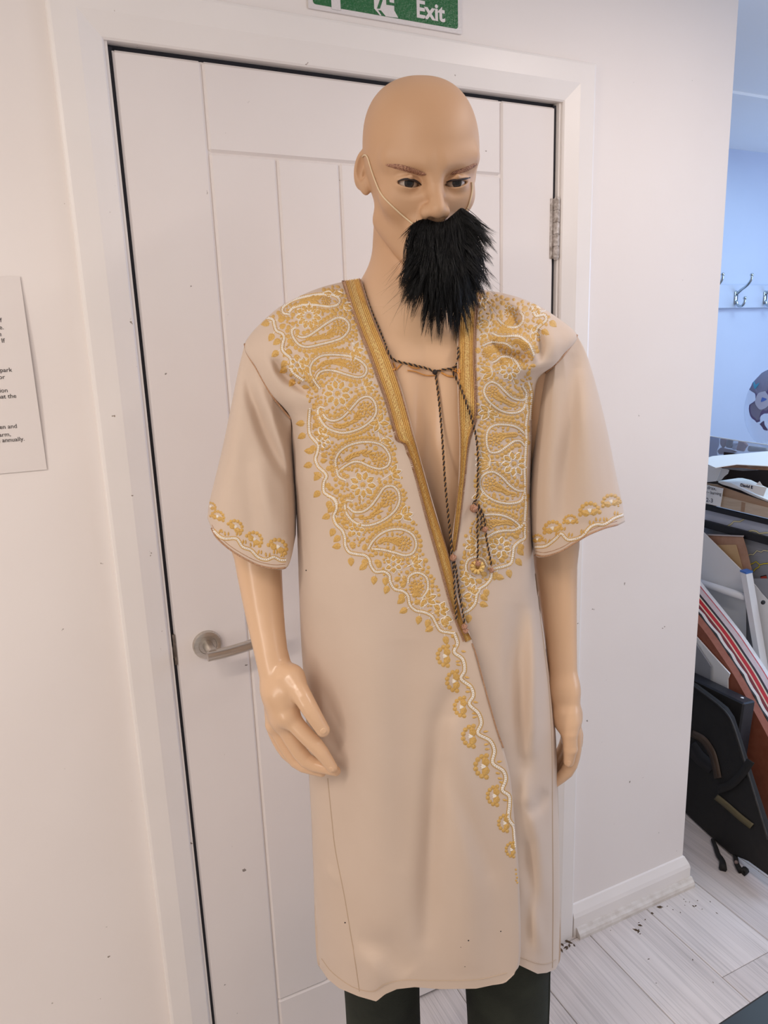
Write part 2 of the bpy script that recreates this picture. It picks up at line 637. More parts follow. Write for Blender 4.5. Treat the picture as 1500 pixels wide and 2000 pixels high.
# arrow pointing up: its stem and the two head wings
s0, s1 = swall(270, 82), swall(353, 92)
xm = (s0[0] + s1[0]) / 2
flat('arrow', [(s0[0], s0[1]), (s1[0], s0[1]), (s1[0], s0[1] + 0.050), (xm + 0.030, s0[1] + 0.024), (xm + 0.030, s0[1] + 0.042), (xm, s0[1] + 0.074), (xm - 0.030, s0[1] + 0.042), (xm - 0.030, s0[1] + 0.024), (s0[0], s0[1] + 0.050)], -0.0034, M_signw)
# running figure in a doorway
dl = swall(657, 0)[0]
q = [swall(*c) for c in ((657, 0), (660, 78), (712, 140), (726, 142), (694, 92), (722, 96), (766, 150), (880, 164), (843, 96), (843, 74))]
dz = SZ1 - 0.014
flat('doorway', [(q[0][0], dz)] + q[1:] + [(q[-1][0], dz)], -0.0034, M_signw)
leg1 = [swall(*c) for c in ((724, -40), (750, -40), (712, 80), (684, 80))]
leg2 = [swall(*c) for c in ((768, -40), (795, -40), (800, 22), (850, 32), (868, 58), (770, 44))]
M_signg2 = M_signg
flat('figure_leg', leg1, -0.0038, M_signg2)
flat('figure_leg', leg2, -0.0038, M_signg2)
fx = (leg1[0][0] + leg2[1][0]) / 2
fz = leg1[0][1]
flat('figure_body', [(fx - 0.012, fz - 0.002), (fx + 0.010, fz - 0.002), (fx + 0.016, fz + 0.020), (fx + 0.030, fz + 0.012), (fx + 0.033, fz + 0.017), (fx + 0.014, fz + 0.028), (fx - 0.002, fz + 0.028), (fx - 0.020, fz + 0.012), (fx - 0.016, fz + 0.008), (fx - 0.006, fz + 0.016)], -0.0038, M_signg2)
flat('figure_head', [(fx + 0.012 + 0.0062 * math.cos(a), fz + 0.037 + 0.0062 * math.sin(a)) for a in np.linspace(0, 2 * PI, 15)[:-1]], -0.0038, M_signg2)
e0 = swall(1056, 155)
text_mesh('Exit', 0.0375, M_signw, 'lettering', ((e0[0] - 0.003, -0.0036, e0[1]), (1, 0, 0), (0, 0, 1), (0, -1, 0)), sign, bold=0.0011)
text_mesh('Fire', 0.0375, M_signw, 'lettering', ((e0[0] - 0.003, -0.0036, e0[1] + 0.0395), (1, 0, 0), (0, 0, 1), (0, -1, 0)), sign, bold=0.0011)

# laminated notice taped to the wall left of the door
nt_ = thing('wall_notice', 'laminated white notice with black print taped left of the door', 'notice', (-0.165, 0, 1.35))
M_paper = mat('laminated_paper', srgb(238, 231, 226), 0.22, var=srgb(231, 222, 217), vscale=4, bump=0.3, bscale=9)
M_ink = mat('black_print', srgb(52, 46, 44), 0.6)
c = [wall(-180, 545, -0.002), wall(93, 917, -0.003), wall(38, 540, -0.002), wall(-150, 935, -0.003)]
b = MB()
nz0, nz1, nx1 = float(c[1][2]), float(c[2][2]), -0.1655
N = 14
for i in range(N):            # the sheet bows off the wall a little
    za_, zb_ = nz0 + (nz1 - nz0) * i / N, nz0 + (nz1 - nz0) * (i + 1) / N
    ya_, yb_ = [-0.0022 - 0.0035 * math.sin(PI * v / N) for v in (i, i + 1)]
    b.add([(-0.376, -0.0016, za_), (nx1, ya_, za_), (nx1, yb_, zb_), (-0.376, -0.0016, zb_),
           (-0.376, -0.0009, za_), (nx1, ya_ + 0.0007, za_), (nx1, yb_ + 0.0007, zb_), (-0.376, -0.0009, zb_)],
          [(0, 1, 2, 3), (7, 6, 5, 4), (1, 5, 6, 2), (0, 3, 7, 4), (0, 4, 5, 1), (3, 2, 6, 7)])
b.build('sheet', M_paper, nt_)
for s, px, py in (('f', 4, 629), ('e.', 7, 643), ('e', 3, 656), ('. If', 10, 669), ('r park', 24, 726), ('for', 10, 740), ('tion', 15, 766), ('that the', 32, 777), ('ken and', 33, 836), ('larm,', 21, 852), ('rill annually.', 48, 861)):
    p = wall(px, py, -0.0075)
    fr = ((0, 0, 0), (1, 0, 0), (0, 0, 1), (0, -1, 0))
    o = text_mesh(s, 0.0092, M_ink, 'print_line', fr, nt_, ext=0.0001)
    xs_ = [v.co.x for v in o.data.vertices]
    uu = (float(p[0]) - 0.01 + 0.376) / 0.2105
    bow = -0.0022 - 0.0035 * math.sin(PI * (float(p[2]) - nz0) / (nz1 - nz0))
    sh = Vector((float(p[0]) - max(xs_) + 0.165, -0.0016 + (bow + 0.0016) * min(uu, 1.0) - 0.0005, float(p[2]))) - Vector((0, 0, 0))
    for v in o.data.vertices:
        v.co += sh
# ================================================================ the mannequin: one smooth surface grown from distance fields
def smin(a, b, k):
    h = np.clip(0.5 + 0.5 * (b - a) / k, 0, 1)
    return b + (a - b) * h - k * h * (1 - h)


def smax(a, b, k):
    return -smin(-a, -b, k)


def ell(p, c, r, R=None):
    q = p - np.asarray(c)
    if R is not None:
        q = q @ R
    r = np.asarray(r)
    k0 = np.linalg.norm(q / r, axis=1)
    k1 = np.linalg.norm(q / (r * r), axis=1)
    return k0 * (k0 - 1.0) / np.maximum(k1, 1e-9)


def cone(p, a, b, ra, rb):
    a, b = np.asarray(a), np.asarray(b)
    ab = b - a
    t = np.clip(((p - a) @ ab) / (ab @ ab), 0, 1)
    return np.linalg.norm(p - a - t[:, None] * ab, axis=1) - (ra + (rb - ra) * t)


def chain(p, pts, rad, k):
    d = None
    for i in range(len(pts) - 1):
        c = cone(p, pts[i], pts[i + 1], rad[i], rad[i + 1])
        d = c if d is None else smin(d, c, k)
    return d


def limb(p, pts, rad, n=14):
    """tapered tube along a smooth curve"""
    Q = interp_poly([tuple(a) + (r,) for a, r in zip(pts, rad)], n)
    d = None
    for a, b in zip(Q[:-1], Q[1:]):
        c = cone(p, a[:3], b[:3], a[3], b[3])
        d = c if d is None else np.minimum(d, c)
    return d


FLIP = True


def surface_net(f, lo, hi, h, B=12):
    """dual mesh of f = 0, evaluated only in blocks near the surface"""
    lo = np.asarray(lo, float)
    nb = np.ceil((np.asarray(hi) - lo) / (h * B)).astype(int)
    I = np.stack(np.meshgrid(*[np.arange(n) for n in nb], indexing='ij'), -1).reshape(-1, 3)
    cen = lo + (I + 0.5) * h * B
    keep = np.abs(f(cen)) < h * B * 1.05
    I = I[keep]
    g = np.stack(np.meshgrid(*[np.arange(B + 1)] * 3, indexing='ij'), -1).reshape(-1, 3)
    dims = nb * B + 2
    key = lambda c: (c[..., 0] * dims[1] + c[..., 1]) * dims[2] + c[..., 2]
    CK, CV, EK = [], [], []
    for s in range(0, len(I), 160):
        J = I[s:s + 160]
        nodes = J[:, None, :] * B + g[None]
        val = f((lo + nodes.reshape(-1, 3) * h)).reshape(len(J), B + 1, B + 1, B + 1)
        base = J * B
        cs = np.zeros((len(J), B, B, B, 3))
        cn = np.zeros((len(J), B, B, B))
        offs = [(i, j, k) for i in (0, 1) for j in (0, 1) for k in (0, 1)]
        sl = lambda o: val[:, o[0]:o[0] + B, o[1]:o[1] + B, o[2]:o[2] + B]
        for o in offs:
            for ax in range(3):
                if o[ax]:
                    continue
                o2 = list(o)
                o2[ax] = 1
                a, b = sl(o), sl(o2)
                cr = (a < 0) != (b < 0)
                t = np.where(cr, a / np.where(cr, a - b, 1), 0)
                for q in range(3):
                    cs[..., q] += np.where(cr, o[q] + (t if q == ax else 0), 0)
                cn += cr
        bi, x, y, z = np.nonzero(cn)
        loc = np.stack([x, y, z], -1)
        cell = base[bi] + loc
        CK.append(key(cell))
        CV.append(lo + (cell + cs[bi, x, y, z] / cn[bi, x, y, z][:, None]) * h)
        for ax in range(3):
            o2 = [0, 0, 0]
            o2[ax] = 1
            a, b = sl((0, 0, 0)), sl(o2)
            bi, x, y, z = np.nonzero((a < 0) != (b < 0))
            nd = base[bi] + np.stack([x, y, z], -1)
            EK.append(np.concatenate([nd, np.full((len(nd), 1), ax), (a[bi, x, y, z] < 0)[:, None]], 1))
    CK = np.concatenate(CK)
    CV = np.concatenate(CV)
    EK = np.concatenate(EK)
    CK, u = np.unique(CK, return_index=True)
    CV = CV[u]
    faces = []
    for ax in range(3):
        e = EK[EK[:, 3] == ax]
        b, c = (ax + 1) % 3, (ax + 2) % 3
        q = []
        for db, dc in ((-1, -1), (0, -1), (0, 0), (-1, 0)):
            n = e[:, :3].copy()
            n[:, b] += db
            n[:, c] += dc
            q.append(key(n))
        q = np.stack(q, 1)
        idx = np.clip(np.searchsorted(CK, q), 0, len(CK) - 1)
        ok = (CK[idx] == q).all(1)
        idx = np.where(e[:, 4:5] == 1, idx[:, ::-1], idx) if FLIP else np.where(e[:, 4:5] == 1, idx, idx[:, ::-1])
        faces.append(idx[ok])
    F = np.concatenate(faces)
    for _ in range(2):                     # settle the vertices on the surface
        d = f(CV)
        e = h * 0.4
        gr = np.stack([f(CV + np.eye(3)[i] * e) - f(CV - np.eye(3)[i] * e) for i in range(3)], 1) / (2 * e)
        st = (d / np.maximum((gr ** 2).sum(1), 0.05))[:, None] * gr
        n = np.linalg.norm(st, axis=1, keepdims=True)
        CV = CV - st * np.minimum(1, h * 0.7 / np.maximum(n, 1e-12))
    return CV, F


# ---- head pose: face turned to the right of the picture and bowed
HEAD_YAW, HEAD_PITCH, HEAD_ROLL = math.radians(9.5), math.radians(13.5), math.radians(-0.5)
HEAD_C = np.array([0.0165, 0.015, 1.7430])
HS = 0.935


def rot(yaw, pitch, roll):
    cy, sy = math.cos(yaw), math.sin(yaw)
    # local head axes in (u,t,z): x to the picture's right, y out of the face, z up
    Y = np.array([[cy, sy, 0], [-sy, cy, 0], [0, 0, 1]])
    Y = np.array([[cy, sy, 0], [-sy, cy, 0], [0, 0, 1]]).T @ np.eye(3)
    Ry = np.array([[cy, sy, 0], [-sy, cy, 0], [0, 0, 1.0]])
    cp, sp = math.cos(pitch), math.sin(pitch)
    Rp = np.array([[1, 0, 0], [0, cp, sp], [0, -sp, cp]])
    cr, sr = math.cos(roll), math.sin(roll)
    Rr = np.array([[cr, 0, sr], [0, 1, 0], [-sr, 0, cr]])
    return Ry @ Rp @ Rr          # head-local -> (u,t,z)


RH = rot(HEAD_YAW, HEAD_PITCH, HEAD_ROLL)


def head_pt(x, y, z):
    return HEAD_C + RH @ (np.array([x, y, z]) * HS)


EYE = (0.0325, 0.0745, -0.0085)
EYE_R = 0.0128


def f_head_local(p):
    s = p.copy()
    s[:, 0] = np.abs(s[:, 0])                        # a face has two like halves
    qc = np.abs((p - np.array([0, -0.016, 0.039])) / np.array([0.0760, 0.097, 0.0830]))
    d = ((qc ** 2.35).sum(1) ** (1 / 2.35) - 1.0) * 0.088
    d = smin(d, ell(p, (0, 0.020, 0.022), (0.0715, 0.0765, 0.076)), 0.03)
    d = smin(d, ell(p, (0, 0.028, -0.034), (0.0550, 0.0640, 0.078)), 0.026)
    d = smin(d, ell(p, (0, -0.014, -0.022), (0.060, 0.066, 0.062)), 0.02)
    d = smin(d, cone(s, (0.053, 0.004, -0.062), (0.016, 0.068, -0.106), 0.013, 0.016), 0.026)   # jaw line
    d = smin(d, ell(p, (0, 0.077, -0.105), (0.024, 0.018, 0.018)), 0.018)                          # chin
    d = smin(d, ell(s, (0.0395, 0.056, -0.028), (0.024, 0.020, 0.020)), 0.022)                       # cheekbone
    d = smin(d, cone(s, (0.010, 0.0900, 0.0150), (0.054, 0.0680, 0.0215), 0.0095, 0.0100), 0.018)      # brow
    d = smax(d, -ell(s, (0.0325, 0.1030, -0.0080), (0.0235, 0.0275, 0.0160)), 0.010)                   # eye socket
    d = smin(d, chain(p, [(0, 0.0880, 0.010), (0, 0.0985, -0.018), (0, 0.1140, -0.0395)], [0.0085, 0.0086, 0.0104], 0.004), 0.011)   # nose
    d = smin(d, ell(s, (0.0112, 0.1000, -0.0430), (0.0085, 0.0120, 0.0088)), 0.008)                     # nostril wing
    d = smax(d, -ell(s, (0.0075, 0.1050, -0.0520), (0.0042, 0.0078, 0.0040)), 0.003)
    d = smin(d, ell(p, (0, 0.081, -0.067), (0.030, 0.018, 0.018)), 0.014)
    d = smin(d, ell(p, (0, 0.0945, -0.0690), (0.022, 0.0060, 0.0048)), 0.006)                           # lips
    d = smin(d, ell(p, (0, 0.0925, -0.0790), (0.018, 0.0065, 0.0058)), 0.006)
    # lids: a shell round the eyeball, opened by an almond
    E = np.array(EYE)
    lid = ell(s, E, (0.0172, 0.0158, 0.0142))
    d = smin(d, lid, 0.006)
    q = s - (E + np.array([0.0, 0.012, -0.0008]))
    q[:, 2] -= 0.10 * q[:, 0]
    alm = np.sqrt((q[:, 0] / 0.0168) ** 2 + (q[:, 1] / 0.0145) ** 2 + (np.abs(q[:, 2]) / (0.0043 * np.clip(1.0 - 0.4 * (q[:, 0] / 0.0168) ** 2, 0.3, 1))) ** 2)
    d = smax(d, -(alm - 1.0) * 0.0043, 0.0010)
    z0 = EYE[2]
    d = smin(d, cone(s, (0.0175, 0.0840, z0 + 0.0030), (0.0315, 0.0905, z0 + 0.0078), 0.0012, 0.0020), 0.003)
    d = smin(d, cone(s, (0.0315, 0.0905, z0 + 0.0078), (0.0480, 0.0800, z0 + 0.0045), 0.0020, 0.0012), 0.004)
    # ears
    a = math.radians(38)
    Re = np.array([[math.cos(a), -math.sin(a), 0], [math.sin(a), math.cos(a), 0], [0, 0, 1]])
    b = math.radians(-14)
    Re = Re @ np.array([[1, 0, 0], [0, math.cos(b), -math.sin(b)], [0, math.sin(b), math.cos(b)]])
    o = np.array([0.0790, -0.014, 0.0065])
    ear = ell(s, o, (0.0070, 0.0160, 0.0270), Re)
    ear = smin(ear, ell(s, o + np.array([-0.0040, 0.006, -0.022]), (0.0060, 0.0080, 0.0110), Re), 0.008)
    ear = smax(ear, -ell(s, o + np.array([0.0050, 0.0080, 0.0035]), (0.0105, 0.0110, 0.0190), Re), 0.002)
    ear = smin(ear, ell(s, o + np.array([-0.0010, 0.0035, -0.0010]), (0.0040, 0.0024, 0.0085), Re), 0.003)
    d = smin(d, ear, 0.004)
    return d


BODY_YAW = math.radians(9)
cb, sb = math.cos(BODY_YAW), math.sin(BODY_YAW)
RB = np.array([[cb, sb, 0], [-sb, cb, 0], [0, 0, 1.0]])      # body-local -> (u,t,z)
NECK = L(800, 590, 0.0)                                       # middle of the neck's root
TORSO0 = np.array([NECK[0], 0.0, NECK[2]])


def f_torso(p):
    q = (p - TORSO0) @ RB                                        # undo the yaw
    s = q.copy()
    s[:, 0] = np.abs(s[:, 0])
    d = ell(q, (0, -0.008, -0.175), (0.146, 0.115, 0.200))          # rib cage
    d = smin(d, ell(q, (0, 0.006, -0.40), (0.125, 0.106, 0.19)), 0.06)
    d = smin(d, ell(q, (0, -0.016, -0.60), (0.150, 0.092, 0.13)), 0.06)
    d = smin(d, ell(s, (0.060, 0.064, -0.150), (0.074, 0.032, 0.080)), 0.050)    # pectorals
    d = smin(d, cone(s, (0.03, -0.02, -0.01), (0.150, -0.025, -0.075), 0.044, 0.040), 0.035)   # shoulders
    d = smin(d, cone(s, (0.016, 0.048, -0.052), (0.13, 0.012, -0.035), 0.0085, 0.012), 0.022)      # collar bones
    d = smax(d, -cone(q, (0, 0.112, -0.10), (0, 0.108, -0.36), 0.007, 0.007), 0.030)                    # breastbone furrow
    return d


NECK_TOP = head_pt(0, -0.042, -0.045)
NECK_LOW = TORSO0 + RB @ np.array([0.0, -0.020, -0.045])


def f_upper(p):
    hl = ((p - HEAD_C) @ RH) / HS
    d = f_head_local(hl) * HS
    nk = cone(p, NECK_TOP, NECK_LOW, 0.0530, 0.0580)
    d = smin(d, nk, 0.007)
    t = f_torso(p)
    return smin(d, t, 0.045)


# ---- arms
def f_arm_left(p):
    P = [L(570, 700, -0.015), L(498, 1000, -0.012), L(503, 1080, -0.006), L(516, 1190, 0.030), L(531, 1282, 0.066), L(549, 1350, 0.086)]
    d = limb(p, P, [0.042, 0.0385, 0.0360, 0.0290, 0.0240, 0.0262], 18)
    wr, kn = L(530, 1285, 0.068), L(556, 1385, 0.094)
    d = smin(d, cone(p, L(567, 1325, 0.090), L(560, 1394, 0.104), 0.0190, 0.0150), 0.014)
    d = smin(d, cone(p, L(538, 1340, 0.070), L(536, 1412, 0.078), 0.0190, 0.0135), 0.014)
    # thumb leaves the side of the palm
    d = smin(d, limb(p, [L(570, 1326, 0.098), L(592, 1362, 0.118), L(611, 1394, 0.128), L(631, 1426, 0.132)], [0.0165, 0.0134, 0.0116, 0.0096], 9), 0.014)
    fingers = [
        ([(567, 1402, 0.106), (594, 1433, 0.118), (622, 1462, 0.126), (649, 1499, 0.130)], [0.0132, 0.0118, 0.0110, 0.0076]),
        ([(553, 1413, 0.092), (573, 1450, 0.098), (602, 1488, 0.106), (656, 1506, 0.118)], [0.0128, 0.0116, 0.0106, 0.0070]),
        ([(541, 1420, 0.078), (556, 1452, 0.082), (583, 1490, 0.090), (628, 1508, 0.104)], [0.0122, 0.0112, 0.0102, 0.0070]),
        ([(533, 1416, 0.064), (543, 1444, 0.066), (563, 1475, 0.072), (596, 1499, 0.084)], [0.0112, 0.0100, 0.0092, 0.0064]),
    ]
    fd = None
    for pts, r in fingers:
        c = limb(p, [L(*q) for q in pts], r, 8)
        fd = c if fd is None else smin(fd, c, 0.0016)
    d = smin(d, cone(p, L(548, 1350, 0.086), L(553, 1398, 0.092), 0.0255, 0.0205), 0.012)
    d = smin(d, fd, 0.010)
    for q, r in (((566, 1398, 0.108), 0.0115), ((551, 1408, 0.095), 0.0110), ((540, 1413, 0.080), 0.0105)):
        d = smin(d, ell(p, L(*q), (r, r, r)), 0.006)
    # nails
    return d


def f_arm_right(p):
    P = [L(1050, 705, -0.02), L(1083, 1010, -0.038), L(1084, 1100, -0.042), L(1094, 1230, -0.024), L(1101, 1345, -0.004)]
    d = limb(p, P, [0.042, 0.0385, 0.0345, 0.0258, 0.0212])
    d = smin(d, cone(p, L(1101, 1345, -0.004), L(1108, 1405, 0.010), 0.0220, 0.0225), 0.018)
    d = smin(d, cone(p, L(1112, 1390, -0.012), L(1116, 1445, -0.020), 0.0190, 0.0165), 0.018)
    d = smin(d, chain(p, [L(1104, 1395, 0.014), L(1112, 1432, 0.026), L(1114, 1462, 0.028), L(1111, 1487, 0.026)], [0.0170, 0.0125, 0.0112, 0.0085], 0.002), 0.010)
    fd = None
    for pts, r in [
        ([(1120, 1432, 0.002), (1121, 1466, 0.004), (1110, 1503, 0.006), (1084, 1528, 0.006)], [0.0130, 0.0115, 0.0105, 0.0078]),
        ([(1122, 1436, -0.016), (1118, 1474, -0.014), (1100, 1508, -0.010), (1072, 1526, -0.008)], [0.0126, 0.0112, 0.0102, 0.0075]),
        ([(1118, 1436, -0.034), (1110, 1472, -0.032), (1090, 1502, -0.026), (1064, 1512, -0.022)], [0.0120, 0.0108, 0.0098, 0.0072]),
        ([(1110, 1432, -0.048), (1100, 1462, -0.046), (1082, 1486, -0.040), (1060, 1496, -0.036)], [0.0108, 0.0096, 0.0088, 0.0065]),
    ]:
        c = limb(p, [L(*q) for q in pts], r, 8)
        fd = c if fd is None else smin(fd, c, 0.0016)
    d = smin(d, fd, 0.008)
    return d


LEG_L, LEG_R = to_local(PX(752, 1995, 0.0)), to_local(PX(990, 1995, 0.0))


def f_legs(p):
    d = None
    for c, s in ((LEG_L, -1), (LEG_R, 1)):
        x = c[0]
        g = chain(p, [(x - s * 0.012, -0.01, 0.93), (x, 0.0, 0.55), (x, -0.018, 0.38), (x, -0.012, 0.10)], [0.066, 0.041, 0.042, 0.034], 0.03)
        g = smin(g, cone(p, (x, -0.03, 0.034), (x + s * 0.012, 0.13, 0.022), 0.033, 0.020), 0.03)
        g = smax(g, -p[:, 2], 0.004)
        d = g if d is None else smin(d, g, 0.03)
    return d


ZC = 1.52
zs = []


def part_mesh(f, lo, hi, h, zlo=None, zhi=None):
    v, fc = surface_net(f, lo, hi, h)
    if zlo is not None or zhi is not None:
        z = v[fc].mean(1)[:, 2]
        k = np.ones(len(fc), bool)
        if zlo is not None:
            k &= z > zlo
        if zhi is not None:
            k &= z < zhi
        fc = fc[k]
        u, inv = np.unique(fc, return_inverse=True)
        v, fc = v[u], inv.reshape(-1, 4)
    return v, fc


FINE = 1.0
parts = []
hc = HEAD_C
parts.append(part_mesh(f_upper, (hc[0] - 0.13, -0.16, 1.575), (hc[0] + 0.13, 0.17, hc[2] + 0.16), 0.00135 * FINE, zlo=1.585))
parts.append(part_mesh(f_upper, (TORSO0[0] - 0.26, -0.16, 0.86), (TORSO0[0] + 0.26, 0.16, 1.60), 0.0032, zhi=1.5865))
la = L(640, 1450, 0.0)
parts.append(part_mesh(f_arm_left, (L(400, 1100, 0)[0], -0.09, la[2] - 0.10), (L(690, 1450, 0)[0], 0.20, 1.57), 0.00165 * FINE))
parts.append(part_mesh(f_arm_right, (L(1030, 1450, 0)[0] - 0.02, -0.11, la[2] - 0.10), (L(1180, 1100, 0)[0] + 0.03, 0.10, 1.57), 0.0019 * FINE))
parts.append(part_mesh(f_legs, (LEG_L[0] - 0.12, -0.12, -0.004), (LEG_R[0] + 0.12, 0.2, 1.05), 0.0055))
V, F, n0 = [], [], 0
for v, fc in parts:
    V.append(v)
    F.append(fc + n0)
    n0 += len(v)
V = to_world(np.concatenate(V))
F = np.concatenate(F)

man = thing('mannequin', 'bald tan male shop mannequin standing in front of the white door', 'mannequin', tuple(O0))
M_skin = mat('mannequin_plastic', srgb(203, 164, 129), 0.33, var=srgb(196, 153, 115), vscale=6)
nt = M_skin.node_tree                     # the head is matt, the body has a satin lacquer
b_ = nt.nodes['Principled BSDF']
geo = nt.nodes.new('ShaderNodeNewGeometry')
sx = nt.nodes.new('ShaderNodeSeparateXYZ')
mr = nt.nodes.new('ShaderNodeMapRange')
mr.inputs['From Min'].default_value = 1.57
mr.inputs['From Max'].default_value = 1.66
mr.inputs['To Min'].default_value = 0.26
mr.inputs['To Max'].default_value = 0.52
nt.links.new(geo.outputs['Position'], sx.inputs[0])
nt.links.new(sx.outputs['Z'], mr.inputs['Value'])
nt.links.new(mr.outputs[0], b_.inputs['Roughness'])
mx = nt.nodes.new('ShaderNodeMix')
mx.data_type = 'RGBA'
m2 = nt.nodes.new('ShaderNodeMapRange')
m2.inputs['From Min'].default_value = 1.57
m2.inputs['From Max'].default_value = 1.66
nt.links.new(sx.outputs['Z'], m2.inputs['Value'])
nt.links.new(m2.outputs[0], mx.inputs['Factor'])
mx.inputs['A'].default_value = srgb(222, 184, 148)  # paler body tone, partly the light on the chest put into colour
nt.links.new(b_.inputs['Base Color'].links[0].from_socket, mx.inputs['B'])
nt.links.new(mx.outputs['Result'], b_.inputs['Base Color'])
me = bpy.data.meshes.new('body')
Vl = V - np.array(WL[man.name])
me.vertices.add(len(Vl))
me.vertices.foreach_set('co', Vl.astype(np.float32).ravel())
me.loops.add(F.size)
me.loops.foreach_set('vertex_index', F.astype(np.int32).ravel())
me.polygons.add(len(F))
me.polygons.foreach_set('loop_start', np.arange(0, F.size, 4, dtype=np.int32))
me.polygons.foreach_set('use_smooth', np.ones(len(F), bool))
me.update(calc_edges=True)
me.materials.append(M_skin)
body = bpy.data.objects.new('body', me)
COL.objects.link(body)
body.parent = man
WL[body.name] = WL[man.name]
BODY_BVH = BVHTree.FromPolygons([Vector(v) for v in V.tolist()], F.tolist())


def on_body(px, py, off=0.0, fallback_t=0.1):
    """point of the body seen at a photo pixel, lifted off the skin"""
    dr = Vector(ray(px, py).tolist()).normalized()
    h, n, i, dist = BODY_BVH.ray_cast(Vector(CAM.tolist()), dr)
    if h is None:
        return PX(px, py, fallback_t)
    return np.array(h) + np.array(n) * off


# finger nails: thin plates on the finger ends
for (x, y, rx, ry, an) in ((632, 1428, 6.5, 8.5, 0.9), (648, 1503, 7.0, 4.5, 0.6), (1111, 1492, 5.0, 7.0, 0.1)):
    vv, ff = [], []
    for i in range(5):
        for k in range(14):
            a = 2 * PI * k / 14
            dx, dy = rx * i / 4 * math.cos(a), ry * i / 4 * math.sin(a)
            vv.append(on_body(x + dx * math.cos(an) - dy * math.sin(an), y + dx * math.sin(an) + dy * math.cos(an), 0.0007 if i < 4 else -0.0002))
    for i in range(4):
        for k in range(14):
            ff.append([i * 14 + k, i * 14 + (k + 1) % 14, (i + 1) * 14 + (k + 1) % 14, (i + 1) * 14 + k])
    new_obj('fingernail', vv, ff, M_skin, man, True)
# eyes
M_eyew = mat('eye_white', srgb(176, 160, 146), 0.3)
M_iris = mat('eye_iris', srgb(58, 50, 46), 0.15, var=srgb(34, 30, 30), vscale=400)
M_pupil = mat('eye_pupil', srgb(14, 13, 14), 0.1)
GAZE = math.radians(-1)
for s in (-1, 1):
    c = head_pt(s * EYE[0], EYE[1], EYE[2])
    gz = RH @ np.array([-0.03, math.cos(math.radians(4)), 0.02])
    gz /= np.linalg.norm(gz)
    mbs = MB()
    r = EYE_R
    prof, mi = [], []
    an = np.radians([0, 10, 14, 24, 29, 34, 50, 70, 90, 120, 150, 180])
    cw = to_world(c[None])[0]
    ax = gz[0] * ER + gz[1] * ET + gz[2] * EZ
    mbs.lathe([(max(r * math.sin(a), 0.0), r * math.cos(a)) for a in an], cw, ax, 28)
    nn = 28
    mbs.m = []
    for i in range(len(an) - 1):
        mbs.m += [2 if an[i + 1] <= math.radians(14.5) else 1 if an[i + 1] <= math.radians(29.5) else 0] * nn
    mbs.m += [2, 0]
    mbs.build('eye', [M_eyew, M_iris, M_pupil], man, True)

# painted brows: flecked strokes standing a little proud
M_brow = mat('painted_brow', srgb(192, 146, 116), 0.7, var=srgb(118, 74, 60), vscale=900, vstr=0.2, bump=0.6, bscale=500)
for pts in ([(754, 322, 1.0), (768, 324, 4.2), (788, 328, 5.6), (808, 334, 5.4), (824, 339, 4.2), (832, 340, 1.4)],
            [(880, 341, 1.2), (886, 338, 3.0), (900, 334, 4.2), (914, 329, 4.4), (924, 324, 4.0), (930, 321, 2.6)]):
    P = interp_poly(pts, 22)
    vv, ff = [], []
    for x, y, w_ in P:
        for k in (-1, -0.5, 0, 0.5, 1):
            vv.append(on_body(x, y + k * w_, 0.0003 + 0.0011 * (1 - k * k)))
    for i in range(len(P) - 1):
        for k in range(4):
            ff.append([i * 5 + k, i * 5 + k + 1, (i + 1) * 5 + k + 1, (i + 1) * 5 + k])
    new_obj('eyebrow', vv, ff, M_brow, man, True)
# dark painted lash line
M_lash = mat('painted_lash', srgb(46, 34, 32), 0.6)
for pts in ([(777, 354), (785, 350.5), (797, 349.5), (810, 352), (818, 357), (823, 361)], [(872, 356), (880, 352.5), (893, 351), (904, 350), (912, 348.5), (918, 347)]):
    P = interp_poly(pts, 16)
    b = MB()
    Q = np.array([on_body(x, y, 0.0003) for x, y in P])
    for _ in range(4):
        Q[1:-1] = (Q[:-2] + Q[1:-1] + Q[2:]) / 3
    b.tube(Q, np.interp(np.linspace(0, 1, 16), [0, .3, .8, 1], [0.0007, 0.0014, 0.0014, 0.0006]), 6)
    b.build('lash_line', M_lash, man, True)
# ================================================================ the robe
robe = thing('embroidered_robe', 'cream short-sleeved open robe with gold and white paisley embroidery worn by the mannequin', 'robe', tuple(O0))
M_cloth = mat('cream_cloth', srgb(212, 192, 174), 0.82, var=srgb(208, 187, 168), vscale=9, spec=0.22)
nt = M_cloth.node_tree                       # fine plain weave
b_ = nt.nodes['Principled BSDF']
b_.inputs['Sheen Weight'].default_value = 0.25
b_.inputs['Sheen Roughness'].default_value = 0.4
tc = nt.nodes.new('ShaderNodeTexCoord')
w1 = nt.nodes.new('ShaderNodeTexNoise')
mp = nt.nodes.new('ShaderNodeMapping')
mp.inputs['Scale'].default_value = (90, 90, 1500)
nt.links.new(tc.outputs['Object'], mp.inputs[0])
nt.links.new(mp.outputs[0], w1.inputs['Vector'])
w1.inputs['Scale'].default_value = 1.0
bp = nt.nodes.new('ShaderNodeBump')
bp.inputs['Strength'].default_value = 0.16
bp.inputs['Distance'].default_value = 0.0006
nt.links.new(w1.outputs['Fac'], bp.inputs['Height'])
nt.links.new(bp.outputs[0], b_.inputs['Normal'])


def thread(name, c, c2, rough, metal=0.0, sc=700, bump=0.5):
    return mat(name, srgb(*c), rough, metal, var=srgb(*c2), vscale=sc, vstr=0.35, bump=bump, bscale=sc * 1.3)


